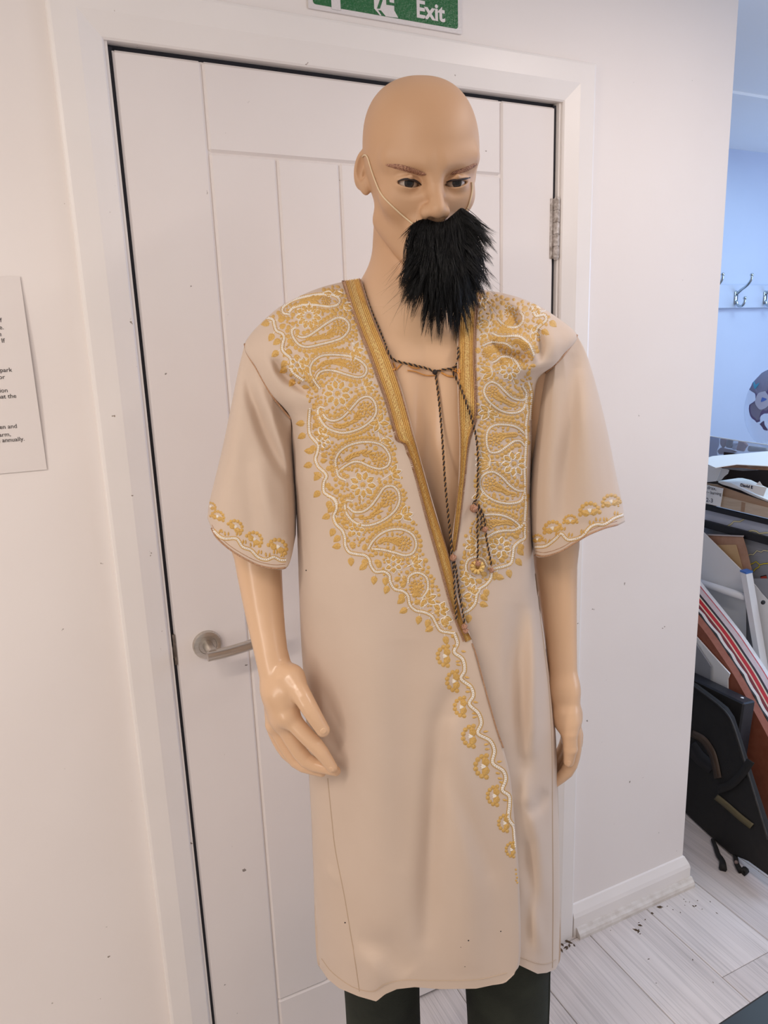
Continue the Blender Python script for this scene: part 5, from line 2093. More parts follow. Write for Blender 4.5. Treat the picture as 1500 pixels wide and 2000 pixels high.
def trouser_leg(cx_, cy_, hw, sgn, seam_at):
    c = L(cx_, cy_, 0.0)
    n, m = 46, 48
    zs_ = np.linspace(0.86, 0.035, n)
    V = []
    for z in zs_:
        k_ = np.interp(z, [0, 0.3, 0.58, 0.66, 0.74, 0.86], [0.90, 0.95, 1.0, 0.98, 0.88, 0.80])
        ox = np.interp(z, [0.0, 0.6, 0.86], [sgn * 0.006, 0, -sgn * 0.020])
        for j in range(m):
            a = 2 * PI * j / m
            f = 1 + 0.020 * math.sin(3 * a + z * 9) + 0.014 * math.sin(z * 46 + 2 * a + sgn) * (0.4 + (z < 0.25) * 1.2)
            V.append((c[0] + ox + math.cos(a) * hw * k_ * f, -0.012 * (1 - z) + math.sin(a) * hw * 1.12 * k_ * f, z))
    V = to_world(np.array(V))
    o = new_obj('trouser_leg', V, grid_faces(n, m, closed=True), M_tr, trs, True)
    s = o.modifiers.new('thickness', 'SOLIDIFY')
    s.thickness = 0.0015
    # seam down the outer side and the turned hem
    b = MB()
    j = seam_at
    Vg = V.reshape(n, m, 3)
    b.tube(Vg[:, j], 0.0016, 6)
    b.build('side_seam', M_tr, o, True)
    b = MB()
    ring = np.concatenate([Vg[-1], Vg[-1][:1]])
    b.tube(ring, 0.0032, 6)
    b.build('turned_hem', M_tr, o, True)


trouser_leg(751, 1990, 0.0690, -1, 27)
trouser_leg(991, 1990, 0.0760, 1, 4)
n, m = 12, 56
V = []
cm = (L(755, 1990, 0)[0] + L(990, 1990, 0)[0]) / 2
for z in np.linspace(0.80, 0.98, n):
    for j in range(m):
        a = 2 * PI * j / m
        V.append((cm + math.cos(a) * np.interp(z, [0.8, 0.98], [0.150, 0.138]), math.sin(a) * 0.098, z))
new_obj('seat_panel', to_world(np.array(V)), grid_faces(n, m, closed=True), M_tr, trs, True)
# ================================================================ art store in the space beyond the wall
M_wht = mat('white_board', srgb(232, 232, 232), 0.55, bump=0.1, bscale=30)
M_wpap = mat('white_paper', srgb(246, 246, 244), 0.7, bump=0.25, bscale=8)
M_greyb = mat('grey_board', srgb(150, 152, 158), 0.7, var=srgb(138, 140, 146), vscale=10)
M_blk = mat('black_board', srgb(22, 22, 26), 0.5)
M_nyl = mat('black_nylon', srgb(23, 22, 22), 0.75, var=srgb(32, 29, 27), vscale=40, bump=0.4, bscale=500)
M_navy = mat('black_case_cloth', srgb(30, 32, 40), 0.45, var=srgb(24, 25, 32), vscale=30, bump=0.3, bscale=380)
M_card = mat('cardboard', srgb(176, 146, 120), 0.8, var=srgb(156, 124, 98), vscale=12, stretch=(1, 1, 6))
M_cardl = mat('pale_card', srgb(204, 186, 166), 0.8, var=srgb(186, 166, 144), vscale=14, stretch=(1, 1, 8))
M_kraft = mat('brown_wrapping_paper', srgb(188, 148, 122), 0.7, var=srgb(160, 118, 94), vscale=22, bump=0.7, bscale=45)
M_tan = mat('tan_paper', srgb(206, 172, 128), 0.75, var=srgb(196, 160, 116), vscale=15)
M_film = mat('clear_film', srgb(190, 180, 178), 0.15)
M_frame = mat('white_metal', srgb(228, 230, 234), 0.35)
M_cap = mat('blue_plastic_cap', srgb(74, 118, 190), 0.4)
M_ink2 = mat('felt_pen_ink', srgb(30, 30, 60), 0.6)
FX = 1.95
FA = 1.965


def pslab(name, poly, x, th, m, parent=None, bev=0.0):
    """flat piece facing the room's left: outline in photo pixels on the plane x, pushed th deeper"""
    b = MB()
    P = xplane([p[0] for p in poly], [p[1] for p in poly], x)
    b.prism(P, (th, 0, 0))
    o = b.build(name, m, parent)
    if bev:
        md = o.modifiers.new('edge', 'BEVEL')
        md.width = bev
        md.segments = 2
    return o


def base_of(poly, x):
    P = xplane([p[0] for p in poly], [p[1] for p in poly], x)
    return tuple(P.mean(0))


# plan chest that carries the upper things
chest = thing('plan_chest', 'grey plan chest in the far recess half hidden behind leaning boards', 'cabinet', (2.2, 0.45, 0))
b = MB()
b.box((2.03, 0.12, 0.0), (2.80, 0.98, 0.82), 0, 0.004)
b.build('carcass', M_greyb, chest)
for k_ in range(5):
    z0 = 0.05 + k_ * 0.150
    b = MB()
    b.box((2.022, 0.13, z0), (2.031, 0.97, z0 + 0.142), 0, 0.002)
    dr_ = b.build('drawer', M_greyb, chest)
    b = MB()
    b.tube(interp_poly([(2.022, 0.50, z0 + 0.08), (2.005, 0.51, z0 + 0.08), (2.005, 0.59, z0 + 0.08), (2.022, 0.60, z0 + 0.08)], 10), 0.004, 8)
    b.build('drawer_handle', M_steel, dr_, True)

# framed grey pictures with lightning
A7 = (6.667, 1380, 960)
pts = cx([(-120, 170), (0, 235), (800, 428), (1200, 520), (1200, 690), (800, 605), (0, 390), (-120, 350)], *A7)
art1 = thing('lightning_picture', 'pale grey picture with cream lightning between two black bars', 'picture', base_of(pts, FA))
pslab('panel', cx([(-60, 190), (1000, 445), (1000, 700), (-60, 450)], *A7), FA, 0.004, mat('lilac_grey_paint', srgb(196, 200, 214), 0.6, var=srgb(184, 188, 202), vscale=14), art1)
pslab('black_bar', cx([(-60, 165), (0, 180), (800, 372), (1000, 420), (1000, 485), (800, 436), (0, 243), (-60, 230)], *A7), FA - 0.012, 0.014, M_blk, art1, 0.001)
M_cream = mat('cream_paint', srgb(232, 222, 178), 0.6)


def bolt(name, line, w_, mcol, x, parent, s=A7):
    P = np.array(cx(line, *s))
    T = np.gradient(P, axis=0)
    T /= np.linalg.norm(T, axis=1)[:, None]
    N = np.stack([-T[:, 1], T[:, 0]], 1)
    for k_, (ww, mm, dx) in enumerate(((w_ + 0.9, M_blk, 0.0), (w_, mcol, -0.0006))):
        Q = np.concatenate([P + N * ww / 2, (P - N * ww / 2)[::-1]])
        V = xplane(Q[:, 0], Q[:, 1], x + dx)
        n = len(P)
        F = [(i, i + 1, 2 * n - 2 - i, 2 * n - 1 - i) for i in range(n - 1)]
        new_obj(name + ('_outline' if k_ == 0 else ''), V, F, mm, parent)


bolt('lightning', [(265, 455), (320, 425), (355, 388), (430, 392), (490, 360)], 2.6, M_cream, FA - 0.001, art1)
bolt('lightning', [(520, 535), (560, 515), (600, 508), (650, 520), (685, 548), (740, 540), (860, 535)], 3.0, M_cream, FA - 0.001, art1)
pts = cx([(500, 500), (900, 1400)], *A7)
art2 = thing('storm_picture', 'dark grey painting with yellow lightning and a red and orange ship', 'picture', base_of([(1470, 1100)], FA))
pslab('panel', cx([(-60, 420), (1000, 680), (1000, 1500), (-60, 1500)], *A7), FA - 0.007, 0.004, M_greyb, art2)
pslab('black_bar', cx([(-60, 370), (0, 385), (800, 600), (1000, 650), (1000, 750), (800, 700), (0, 478), (-60, 462)], *A7), FA - 0.022, 0.014, M_blk, art2, 0.001)
M_yel = mat('yellow_paint', srgb(224, 204, 70), 0.6)
bolt('lightning', [(540, 830), (575, 818), (605, 825), (655, 770), (710, 790), (745, 765), (800, 775), (880, 770)], 1.6, M_cream, FA - 0.0085, art2)
bolt('lightning', [(570, 948), (600, 938), (645, 912), (690, 955), (745, 940), (880, 930)], 1.9, M_yel, FA - 0.0085, art2)
bolt('lightning', [(690, 955), (680, 985), (640, 1005), (610, 1040)], 1.7, M_yel, FA - 0.0085, art2)
M_red = mat('red_paint', srgb(190, 74, 56), 0.6)
M_ora = mat('orange_paint', srgb(216, 140, 60), 0.6)
for nm, poly, mm, g in (('ship_post', [(705, 1112), (775, 1098), (800, 1200), (830, 1380), (745, 1345), (725, 1230)], M_red, 0), ('ship_plank', [(635, 1195), (672, 1180), (715, 1150), (722, 1205), (640, 1230)], M_ora, 0), ('ship_plank', [(640, 1238), (723, 1213), (728, 1260), (645, 1285)], M_ora, 0), ('ship_plank', [(646, 1293), (729, 1268), (738, 1330), (655, 1330)], M_ora, 0)):
    q = np.array(poly, float)
    c_ = q.mean(0)
    pslab(nm + '_outline', cx((c_ + (q - c_) * 1.09).tolist(), *A7), FA - 0.0085, 0.001, M_blk, art2)
    pslab(nm, cx(poly, *A7), FA - 0.0095, 0.0016, mm, art2)

# open carton with papers, its tags, and wrapped parcels on top
AK = (11.11, 1370, 840)
box = thing('cardboard_carton', 'open brown cardboard carton with pale lower band on the plan chest', 'box', base_of([(1450, 980)], FX))
pslab('front_panel', cx([(60, 1150), (330, 1180), (470, 1240), (1500, 1590), (1500, 1720), (460, 1440), (60, 1330)], *AK), FX + 0.004, 0.004, M_card, box)
pslab('pale_band', cx([(60, 1330), (460, 1432), (1500, 1700), (1500, 1925), (430, 1672), (60, 1590)], *AK), FX + 0.002, 0.005, M_cardl, box)
pslab('tape_strip', cx([(870, 1560), (950, 1582), (930, 1780), (850, 1765)], *AK), FX + 0.0012, 0.001, M_card, box)
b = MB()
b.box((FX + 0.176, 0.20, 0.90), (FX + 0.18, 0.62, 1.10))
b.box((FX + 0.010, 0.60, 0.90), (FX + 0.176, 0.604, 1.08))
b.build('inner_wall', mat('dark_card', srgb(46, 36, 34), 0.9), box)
pap = thing('paper_stack', 'ragged stack of white sheets lying along the open carton', 'paper', base_of([(1450, 960)], FX))
for k_, dz in enumerate((0, 10, 20, 30)):
    pslab('sheet', cx([(360, 1105 + dz), (450, 1105 + dz), (640, 1150 + dz), (860, 1260 + dz), (1050, 1350 + dz), (1210, 1420 + dz), (1460, 1520 + dz), (1460, 1532 + dz), (1200, 1434 + dz), (1040, 1364 + dz), (850, 1274 + dz), (450, 1150 + dz)], *AK), FX - 0.002 + 0.003 * k_, 0.10, M_wpap, pap)
tg = thing('name_tag', 'white paper tag with a handwritten name standing on the carton', 'tag', base_of([(1470, 955)], FX))
Tq = cx([(845, 1150), (1420, 1248), (1345, 1440), (1205, 1395), (1060, 1320), (820, 1215)], *AK)
pslab('card', Tq, FX - 0.012, 0.0006, M_wpap, tg)
pslab('card_fold', cx([(1180, 1180), (1260, 1110), (1335, 1220)], *AK), FX - 0.008, 0.0006, M_wpap, tg)


def pixel_text(s, p0, p1, h_px, x, m_, parent, bold=0.0005):
    a, bq = xplane(*p0, x), xplane(*p1, x)
    ex = (bq - a) / np.linalg.norm(bq - a)
    up = np.cross(ex, np.array([1.0, 0, 0]))
    up = up / np.linalg.norm(up)
    if up[2] < 0:
        up = -up
    sz = np.linalg.norm(xplane(p0[0], p0[1] - h_px, x) - a)
    o = text_mesh(s, sz, m_, 'handwriting', ((0, 0, 0), (1, 0, 0), (0, 1, 0), (0, 0, 1)), parent, bold=bold, ext=0.0)
    wd = max(v.co.x for v in o.data.vertices) + 1e-6
    # undo the parent shift, then lay along the line
    off = Vector(WL[parent.name])
    k_ = np.linalg.norm(bq - a)
    xs_ = [v.co.x + off.x for v in o.data.vertices]
    mx_ = max(xs_)
    for v in o.data.vertices:
        lx, ly = v.co.x + off.x, v.co.y + off.y
        w_ = a + ex * (lx / mx_ * k_) + up * ly + np.array([-0.0006, 0, 0])
        v.co = Vector(w_.tolist()) - off
    return o


pixel_text('David E', (1370 + 845 / 11.11, 840 + 1215 / 11.11), (1370 + 1115 / 11.11, 840 + 1275 / 11.11), 8, FX - 0.0125, M_ink2, tg)
lb = thing('handwritten_label', 'white label card with blue handwriting at the left end of carton', 'label', base_of([(1395, 965)], FX))
pslab('card', cx([(20, 1165), (475, 1268), (410, 1665), (20, 1570)], *AK), FX - 0.006, 0.0008, M_wpap, lb)
for s, a, c in (('s drax,', (66, 1265), (320, 1305)), ('ry - burning', (62, 1365), (432, 1420)), ('2-3', (100, 1550), (245, 1575))):
    pixel_text(s, (1370 + a[0] / 11.11, 840 + a[1] / 11.11), (1370 + c[0] / 11.11, 840 + c[1] / 11.11), 8.5 if s != '2-3' else 11, FX - 0.0065, M_ink2, lb, 0.0)
# big white sheet over the carton, lit by the window and the added light above
ws = thing('white_sheet', 'large bright white sheet of paper lying over the carton', 'paper', base_of([(1440, 895)], FX))
zt = 1.155
P = [(1.80, 0.60, zt - 0.012), (1.80, 0.18, zt - 0.004), (2.35, 0.10, zt + 0.010), (2.40, 0.80, zt + 0.006)]
P = [hit(x, y, (0.10, 0, -0.995), (FX, 0.4, zt - 0.035)) for x, y in cx([(40, 700), (100, 605), (250, 562), (800, 515), (1500, 452), (1500, 780), (760, 742), (430, 790), (300, 812)], *AK)]
b = MB()
b.prism(P, (0, 0, -0.002))
b.build('sheet', M_wpap, ws)
pslab('hanging_flap', cx([(40, 760), (440, 800), (420, 860), (320, 1110), (40, 1135)], *AK), FX - 0.016, 0.001, M_wpap, ws)
pslab('torn_edge', cx([(440, 830), (560, 850), (600, 870), (570, 950), (500, 1000), (430, 1080), (340, 1110), (330, 1080), (400, 900)], *AK), FX - 0.010, 0.001, M_wht, ws)
wr = thing('brown_paper_parcel', 'crumpled brown wrapping paper under the bright white sheet', 'parcel', base_of([(1450, 915)], FX))
rows = [[(320, 800), (420, 730), (640, 700), (760, 742), (900, 735), (1060, 775), (1250, 780), (1500, 770)],
        [(330, 812), (430, 775), (640, 770), (760, 790), (900, 790), (1060, 820), (1250, 825), (1500, 830)],
        [(350, 808), (470, 815), (640, 812), (760, 815), (900, 825), (1060, 845), (1250, 860), (1500, 870)]]
V = []
for i, rr_ in enumerate(rows):
    for j, q in enumerate(rr_):
        p = cx([q], *AK)[0]
        V.append(xplane(p[0], p[1], FX - 0.022 + (0.02 if i == 0 else 0) + 0.006 * ((j + i) % 2)))
o = new_obj('wrapping', V, grid_faces(3, 8), M_kraft, wr)
md = o.modifiers.new('t', 'SOLIDIFY')
md.thickness = 0.002
pslab('grey_lining', cx([(470, 818), (700, 815), (900, 850), (1180, 855), (1200, 870), (900, 885), (560, 850)], *AK), FX - 0.012, 0.03, M_greyb, wr)

# clear wallet of oddments behind the sheet
wl = thing('clear_plastic_tray', 'clear plastic tray of brown and green oddments behind the white sheet', 'tray', base_of([(1440, 872)], 2.15))
M_cl = bpy.data.materials.new('clear_plastic')
M_cl.use_nodes = True
bb = M_cl.node_tree.nodes['Principled BSDF']
bb.inputs['Base Color'].default_value = srgb(200, 214, 240)
bb.inputs['Roughness'].default_value = 0.08
bb.inputs['Alpha'].default_value = 0.28
pslab('tray_front', cx([(0, 100), (390, 165), (780, 230), (1500, 330), (1500, 480), (800, 530), (100, 600), (0, 610)], *AK), 2.15, 0.002, M_cl, wl)
pslab('tray_rim', cx([(0, 95), (390, 158), (780, 222), (1500, 322), (1500, 336), (780, 240), (390, 175), (0, 112)], *AK), 2.145, 0.006, M_wht, wl)
pslab('paper_lining', cx([(0, 110), (385, 175), (375, 330), (330, 440), (340, 560), (0, 610)], *AK), 2.156, 0.003, mat('pale_blue_paper', srgb(190, 202, 232), 0.7), wl)
for nm, poly, cc in (('brown_scrap', [(395, 185), (520, 195), (520, 330), (450, 400), (390, 300)], (150, 120, 112)), ('olive_scrap', [(540, 210), (660, 220), (640, 300), (670, 340), (640, 400), (520, 380), (520, 300)], (104, 96, 70)),
                     ('brown_roll', [(330, 450), (400, 380), (640, 430), (760, 480), (600, 520), (370, 530)], (140, 112, 104)), ('pink_scrap', [(790, 240), (900, 250), (990, 330), (930, 400), (900, 470), (740, 440), (770, 330)], (186, 150, 136)),
                     ('grey_bag', [(1010, 340), (1400, 390), (1440, 460), (1010, 470), (985, 420)], (168, 168, 160)), ('white_scrap', [(660, 270), (770, 280), (740, 340), (770, 390), (700, 440), (640, 400), (680, 340)], (214, 222, 240))):
    pslab(nm, cx(poly, *AK), 2.16 + 0.004 * len(nm) / 10, 0.012, mat(nm, srgb(*cc), 0.6, var=srgb(*[max(0, v - 34) for v in cc]), vscale=60), wl, 0.004)

# clear round balloon with dark printed patches, right at the picture edge
AB = (10.0, 1420, 680)
bc = xplane(1516, 797, 2.26)
bal = thing('clear_balloon', 'round clear balloon with dark purple patches at the right edge', 'balloon', tuple(bc))
rad = 0.5 * np.linalg.norm(xplane(1453, 800, 2.26) - xplane(1579, 800, 2.26)) * 0.80
vdir = (np.array(bc) - CAM) / np.linalg.norm(np.array(bc) - CAM)
sd = np.cross(vdir, EZ)
sd /= np.linalg.norm(sd)
upv = np.cross(sd, vdir)
rpx = np.linalg.norm(hit(1453, 800, vdir, bc) - bc)
b = MB()
n1, n2 = 26, 40
V = [bc + rpx * (math.sin(PI * i / n1) * (math.cos(2 * PI * j / n2) * sd + 1.42 * math.sin(2 * PI * j / n2) * upv) - 0.62 * math.cos(PI * i / n1) * vdir) for i in range(n1 + 1) for j in range(n2)]
skin = new_obj('skin', V, grid_faces(n1 + 1, n2, closed=True), M_cl, bal, True)
BB = BVHTree.FromPolygons([Vector(np.asarray(v).tolist()) for v in V], grid_faces(n1 + 1, n2, closed=True))


def patch(name, poly, col, lift):
    P = interp_poly(cx(poly + [poly[0]], *AB), 40)[:-1]
    q = [cast(BB, *p) for p in P]
    q = [r[0] + r[1] * lift for r in q if r is not None]
    c = cast(BB, *P.mean(0))
    if c is None or len(q) < 4:
        return
    V = q + [c[0] + c[1] * lift]
    new_obj(name, V, [(i, (i + 1) % len(q), len(q)) for i in range(len(q))], mat(name, srgb(*col), 0.3), bal)


patch('purple_patch', [(800, 430), (700, 480), (600, 540), (530, 620), (470, 760), (440, 830), (540, 860), (560, 980), (540, 1080), (450, 1090), (430, 1200), (470, 1350), (540, 1400), (560, 1450), (650, 1430), (640, 1350), (720, 1280), (830, 1240), (860, 900), (860, 500)], (98, 92, 140), 0.0012)
patch('pale_patch', [(750, 840), (620, 880), (570, 980), (555, 1080), (650, 1200), (790, 1140), (840, 1000)], (184, 194, 226), 0.0022)
patch('blue_patch', [(690, 960), (780, 1000), (670, 1050)], (86, 120, 206), 0.0030)
patch('turquoise_patch', [(530, 640), (560, 720), (640, 680), (590, 760), (550, 800), (525, 720)], (70, 160, 200), 0.0026)
patch('dark_patch', [(640, 1480), (720, 1420), (740, 1500), (800, 1600), (720, 1590), (690, 1540)], (92, 82, 118), 0.0020)

# white board, paper sleeve and metal easel leg
wb = thing('white_foam_board', 'white foam board leaning with its sloping edge before the paper sleeve', 'board', base_of([(1400, 1100)], 1.91))
pslab('board', [(1340, 1010), (1368, 1034), (1400, 1066), (1447, 1113), (1456, 1165), (1456, 1330), (1340, 1330)], 1.91, 0.004, M_wht, wb)
ks = thing('paper_sleeve', 'clear sleeve with brown and tan paper behind the white foam board', 'sleeve', base_of([(1430, 1080)], 1.932))
pslab('sleeve', cx([(-40, 575), (30, 565), (470, 582), (525, 760), (585, 1015), (585, 1300), (-40, 1300)], *A7), 1.932, 0.0012, M_kraft, ks)
pslab('tan_insert', cx([(0, 700), (385, 692), (430, 850), (470, 1010), (470, 1200), (0, 1200)], *A7), 1.929, 0.0008, M_tan, ks)
pslab('sleeve_rim', cx([(-40, 560), (30, 556), (470, 574), (470, 590), (30, 572), (-40, 578)], *A7), 1.928, 0.006, M_film, ks)
es = thing('metal_easel', 'white square metal easel leg with blue end cap and round crossbar', 'easel', base_of([(1475, 1200)], 1.88))
top4 = cx([(440, 1045), (511, 1062), (600, 1022), (530, 992)], *A7)
Pt = [xplane(x, y, 1.872) for x, y in (top4[0], top4[1], top4[2])]
bl = xplane(1380 + 612 / 6.667, 960 + 2080 / 6.667, 1.872)
d0 = (bl - Pt[0]) / np.linalg.norm(bl - Pt[0])
lleg = (Pt[0][2] - 0.02) / -d0[2] * -1 if d0[2] > 0 else (Pt[0][2] - 0.004) / -d0[2]
e_w = Pt[1] - Pt[0]
e_d = np.array([0.030, 0.012, 0.0])
e_n = np.array([0.0, -0.030, 0.0])
b = MB()
q0 = Pt[0]
b.prism([q0, q0 + np.array([0, -0.022, -0.002]), q0 + np.array([0.030, -0.022, -0.002]), q0 + np.array([0.030, 0, 0])], d0 * lleg)
b.build('leg', M_frame, es)
b = MB()
b.prism([q0 + np.array(v) for v in ((-0.001, 0.001, 0.0), (-0.001, -0.023, -0.002), (0.031, -0.023, -0.002), (0.031, 0.001, 0.0))], (0, 0, 0.006))
b.build('end_cap', M_cap, es)
b = MB()
b.tube([xplane(1330, 1126, 1.888), xplane(1458, 1167, 1.888)], 0.0130, 14)
b.build('crossbar', M_frame, es, True)
b = MB()
sc_ = xplane(1474, 1173, 1.872) + np.array([0.004, -0.026, 0])
b.lathe([(0, 0), (0.0075, 0), (0.0075, 0.002), (0.006, 0.004), (0, 0.0045)], sc_ + np.array([0.004, 0.002, 0]), (-0.35, -0.93, 0), 16)
b.build('screw', M_blk, es, True)
cs = thing('white_curved_sheet', 'white card sheet sagging behind the metal easel leg', 'card', base_of([(1490, 1200)], 1.92))
pslab('sheet', [(1470, 1138), (1475, 1143), (1488, 1160), (1505, 1178), (1540, 1205), (1540, 1400), (1470, 1400)], 1.918, 0.003, M_wht, cs)
pslab('backing_board', [(1340, 1130), (1500, 1130), (1560, 1400), (1340, 1400)], 1.9225, 0.002, M_greyb, cs)

# stack of bowed boards on edge
C0 = [(1330, 1088), (1363, 1130), (1378, 1150), (1400, 1177), (1425, 1208), (1450, 1240), (1475, 1277), (1500, 1315), (1530, 1368), (1562, 1426), (1600, 1500)]
for off0, off1, col, nm, lab, cat_, jag in (
        (-69, -54, (150, 88, 66), 'brown_board', 'reddish brown board on edge, leftmost of the bowed boards', 'board', 0),
        (-54, -50, (34, 26, 26), 'black_edged_board', 'thin black ragged board between brown board and torn white one', 'board', 1),
        (-50, -44, (220, 212, 208), 'torn_white_board', 'white board with torn edge beside the dark red one', 'board', 1),
        (-44, -38, (120, 28, 34), 'dark_red_board', 'dark red board on edge, left of the cream strip', 'board', 0),
        (-38, -35, (222, 198, 176), 'cream_board', 'thin cream board between dark red and bright red boards', 'board', 0),
        (-35, -27, (186, 22, 36), 'bright_red_board', 'bright red board on edge in the bowed stack', 'board', 0),
        (-27, -24, (218, 206, 184), 'beige_board', 'thin beige board between bright red and black boards', 'board', 0),
        (-24, -19, (46, 34, 42), 'black_board', 'black board on edge left of the thick pinkish one', 'board', 0),
        (-19, -8, (206, 190, 194), 'pinkish_grey_board', 'thick pinkish grey board with ridged edge in bowed stack', 'board', 0),
        (-8, -5.5, (196, 88, 100), 'thin_red_board', 'hair-thin red board beside the outermost white one', 'board', 0),
        (-5.5, 2, (236, 240, 246), 'outer_white_board', 'white board with bright edge, outermost right of bowed boards', 'board', 0)):
    x0 = 1.72 + (off0 + 69) * 0.0017
    x1 = 1.72 + (off1 + 69) * 0.0017 - 0.0004
    P = interp_poly(C0, 32)
    if jag:
        P = P + np.stack([np.where(np.arange(32) % 3 == 0, 1.6, -0.6), np.zeros(32)], 1)
    A = [xplane(p[0] + off0, p[1], x0) for p in P]
    B = [xplane(p[0] + off1, p[1], x1) for p in P]
    zf = 0.004
    A2_ = A + [np.array([x0, A[-1][1], zf]), np.array([x0, A[0][1] + 0.02, zf])]
    B2_ = B + [np.array([x1, B[-1][1], zf]), np.array([x1, B[0][1] + 0.02, zf])]
    n = len(A2_)
    o = new_obj(nm, A2_ + B2_, [list(range(n)), list(range(n, 2 * n))[::-1]] + [[i, n + i, n + (i + 1) % n, (i + 1) % n] for i in range(n)], mat(nm, srgb(*col), 0.6, var=srgb(*[max(0, v - 14) for v in col]), vscale=60, bump=0.3, bscale=160))
    tag(o, lab, cat_, 'boards stacked on edge')

# two pale boards and the black case and bag in front, leaning the same way
for nm, lab, poly, x, mm in (('pale_grey_board', 'pale grey board with white edge tucked behind the black case', [(1330, 1215), (1359, 1243), (1392, 1280), (1425, 1316), (1421, 1327), (1421, 1500), (1330, 1500)], 1.711, M_wht),
                             ('slate_board', 'slate grey board with black edge between case and pale board', [(1330, 1222), (1358, 1256), (1388, 1302), (1388, 1480), (1330, 1480)], 1.703, M_greyb)):
    o = pslab(nm, poly, x, 0.005, mm)
    tag(o, lab, 'board')
case = thing('portfolio_case', 'hard black portfolio case with white stud leaning behind the soft bag', 'portfolio', (1.56, 0.3, 0))
lean = math.radians(5)
fo = xplane(1453, 1374, 1.645)
zt_ = fo[2]
ex_ = np.array([0, 1.0, 0])
eu = np.array([math.sin(lean), 0, math.cos(lean)])
en = np.array([math.cos(lean), 0, -math.sin(lean)])
org = fo - eu * (zt_ / math.cos(lean) - 0.004)
hgt = zt_ / math.cos(lean) - 0.004
b = MB()
b.box((0, 0, 0.0), (0.50, 0.052, hgt), 0, 0.004, frame=(org, ex_, en, eu))
b.build('shell', M_navy, case)
b = MB()
b.box((0.004, -0.0018, 0.004), (0.50, 0.0, hgt - 0.004), 0, 0.0006, frame=(org, ex_, en, eu))
b.build('front_flap', M_nyl, case)
b = MB()
sp_ = org + ex_ * 0.030 + en * 0.030 + eu * hgt
b.lathe([(0, 0), (0.0052, 0), (0.0045, 0.0015), (0, 0.002)], sp_, eu, 14)
b.build('stud', M_wht, case, True)

bag = thing('soft_portfolio_bag', 'soft black portfolio bag with strap and brown tape leaning nearest the floor', 'portfolio', (1.5, 0.0, 0))
pA, pB = np.array([1.5035, -0.142, 0.0]), np.array([1.570, 0.187, 0.0])
d1 = (pB - pA) / np.linalg.norm(pB - pA)
nh = np.array([d1[1], -d1[0], 0.0])                    # into the depth
lb_ = math.radians(4)
up_ = nh * math.sin(lb_) + EZ * math.cos(lb_)
nn = np.cross(d1, up_)
if nn @ nh > 0:
    nn = -nn


def bagp(x, y, lift=0.0):
    return hit(x, y, nn, pA + nn * lift)


out = [(1325, 1322), (1352, 1336), (1392, 1366), (1412, 1382), (1424, 1400), (1436, 1436), (1462, 1520), (1510, 1668), (1510, 1722), (1500, 1712), (1460, 1683), (1425, 1668), (1395, 1655), (1372, 1638), (1340, 1606), (1325, 1592)]
P = [bagp(*p) for p in out]
P = [np.array([p[0], p[1], max(p[2], 0.002)]) for p in P]
b = MB()
b.prism(P, -nn * 0.022)
o = b.build('bag_body', M_nyl, bag)
md = o.modifiers.new('edge', 'BEVEL')
md.width = 0.007
md.segments = 3
b = MB()
b.tube(interp_poly([bagp(*p, 0.003) for p in ((1352, 1338), (1392, 1368), (1413, 1386), (1427, 1405), (1440, 1440), (1464, 1520), (1500, 1640))], 40), 0.0032, 8)
b.build('piped_edge', mat('worn_piping', srgb(52, 48, 46), 0.5, var=srgb(26, 24, 24), vscale=60), bag, True)


def band(name, line, w_, m_, lift=0.004):
    Pq = interp_poly(line, 24)
    T = np.gradient(Pq, axis=0)
    T /= np.linalg.norm(T, axis=1)[:, None]
    N = np.stack([-T[:, 1], T[:, 0]], 1)
    V = [bagp(*(p + n_ * w_ * s), lift + 0.002 * (s == 0)) for p, n_ in zip(Pq, N) for s in (-0.5, 0, 0.5)]
    o = new_obj(name, V, grid_faces(24, 3), m_, bag, True)
    md = o.modifiers.new('t', 'SOLIDIFY')
    md.thickness = 0.0015
    return o


M_tape = mat('brown_tape', srgb(84, 66, 50), 0.35, var=srgb(64, 50, 38), vscale=30)
band('brown_tape', [(1350, 1432), (1372, 1444), (1388, 1466), (1396, 1490), (1402, 1520)], 14, M_tape)
band('brown_tape', [(1398, 1556), (1420, 1574), (1445, 1596), (1468, 1614)], 12, mat('khaki_tape', srgb(104, 94, 64), 0.4))
band('strap', [(1400, 1542), (1425, 1534), (1448, 1512), (1462, 1492), (1466, 1486)], 17, M_nyl, 0.008)
band('strap', [(1348, 1455), (1362, 1475), (1378, 1490), (1392, 1500)], 26, M_blk, 0.002)
b = MB()
for line in ([(1392, 1640), (1398, 1655), (1403, 1670), (1411, 1682), (1412, 1697)], [(1430, 1658), (1436, 1672), (1440, 1690), (1450, 1704), (1456, 1699)]):
    b.tube([np.array([p[0], p[1], max(p[2], 0.006)]) for p in [hit(x, y, EZ, (0, 0, 0.008)) for x, y in interp_poly(line, 10)]], np.interp(np.linspace(0, 1, 10), [0, .7, 1], [0.006, 0.008, 0.011]), 8)
b.build('hanging_buckle', M_nyl, bag, True)
b = MB()
ck = hit(1438, 1684, EZ, (0, 0, 0.018))
b.lathe([(0, 0), (0.006, 0), (0.005, 0.002), (0, 0.0025)], ck, (-0.6, -0.7, 0.4), 12)
b.build('button', mat('grey_button', srgb(116, 100, 98), 0.4), bag, True)

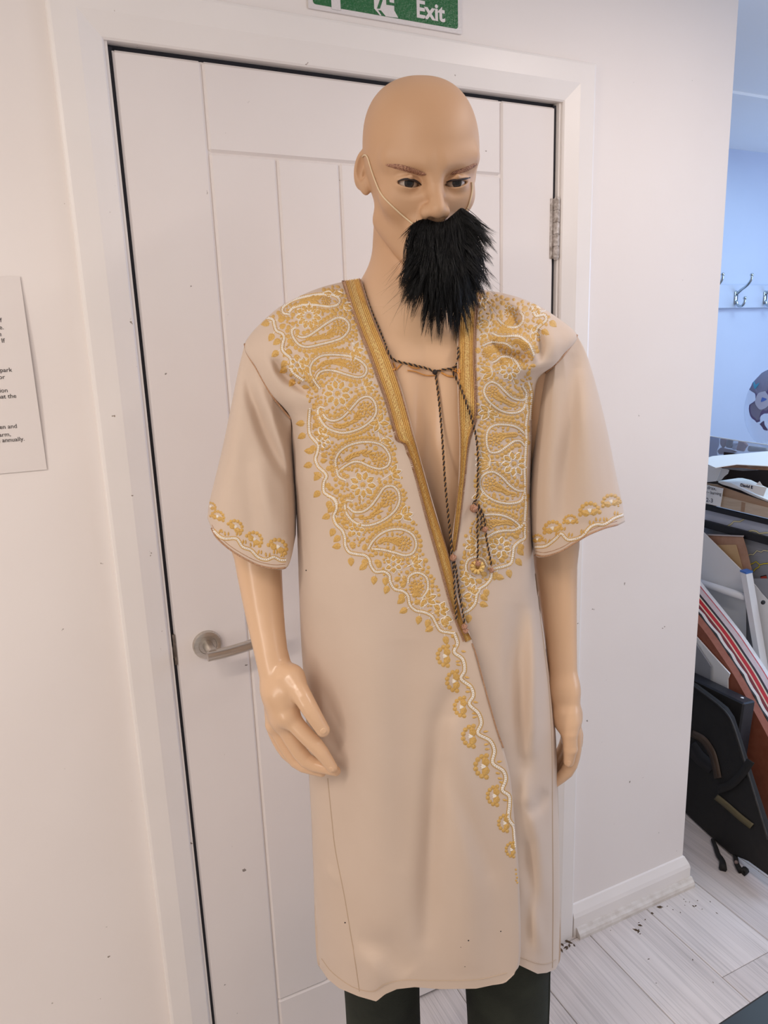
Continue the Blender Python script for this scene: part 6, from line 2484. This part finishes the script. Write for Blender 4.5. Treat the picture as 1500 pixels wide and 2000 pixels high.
# corner of a black table at the lower right, close to the camera
tb = thing('black_table', 'black table corner at the lower right of the floor', 'table', tuple(hit(1480, 1990, EZ, (0, 0, 0.45))))
zt2 = 0.45
P = [hit(x, y, EZ, (0, 0, zt2)) for x, y in ((1392, 2004), (1440, 1972), (1500, 1932), (1600, 1868), (1760, 1990), (1700, 2200), (1520, 2200))]
b = MB()
b.prism(P, (0, 0, -0.022))
o = b.build('table_top', mat('black_laminate', srgb(20, 20, 24), 0.35), tb)
md = o.modifiers.new('edge', 'BEVEL')
md.width = 0.004
md.segments = 2
c = np.mean(P, axis=0)
for p in P[1:6:2]:
    q = c + (p - c) * 0.8
    b = MB()
    b.tube([(q[0], q[1], zt2 - 0.02), (q[0], q[1], 0.0)], 0.014, 12)
    b.build('leg', M_blk, tb, True)

# dry crumbs swept against the skirting
M_crumb = mat('dry_leaf_crumb', srgb(74, 62, 50), 0.9, var=srgb(110, 92, 72), vscale=200)
cr = np.random.default_rng(3)
b = MB()
spots = [(1100, 1846, 10), (1112, 1842, 10), (1122, 1845, 6), (1248, 1816, 10), (1252, 1824, 5), (1246, 1807, 4), (1276, 1783, 7), (1286, 1777, 9), (1304, 1768, 4), (1262, 1794, 5), (1250, 1800, 4), (1334, 1756, 4), (1340, 1760, 3), (1338, 1768, 3), (1358, 1770, 6), (1386, 1762, 4), (1328, 1782, 4), (1398, 1786, 4), (1266, 1876, 4), (1283, 1921, 3), (1352, 1872, 4), (1362, 1757, 4), (1316, 1777, 4), (1346, 1762, 3), (1193, 1818, 3), (1482, 1702, 3), (1106, 1850, 9), (1372, 1776, 3), (1393, 1918, 3)]
for x, y, sz in spots:
    for k_ in range(max(1, sz // 3)):
        p = hit(x + cr.normal(0, sz * 0.35), y + cr.normal(0, sz * 0.3), EZ, (0, 0, 0.0))
        s = sz * 0.00055
        a = cr.uniform(0, PI)
        d_ = np.array([math.cos(a), math.sin(a), 0]) * s * cr.uniform(1.0, 2.0)
        e_ = np.array([-math.sin(a), math.cos(a), 0]) * s * 0.6
        h_ = EZ * s * 0.8
        b.add([p - d_, p + e_, p + d_, p - e_, p + h_], [(0, 1, 4), (1, 2, 4), (2, 3, 4), (3, 0, 4)])
o = b.build('leaf_litter', M_crumb)
tag(o, 'scattered dark dry crumbs on the pale floor along the skirting', 'litter')
o['kind'] = 'stuff'
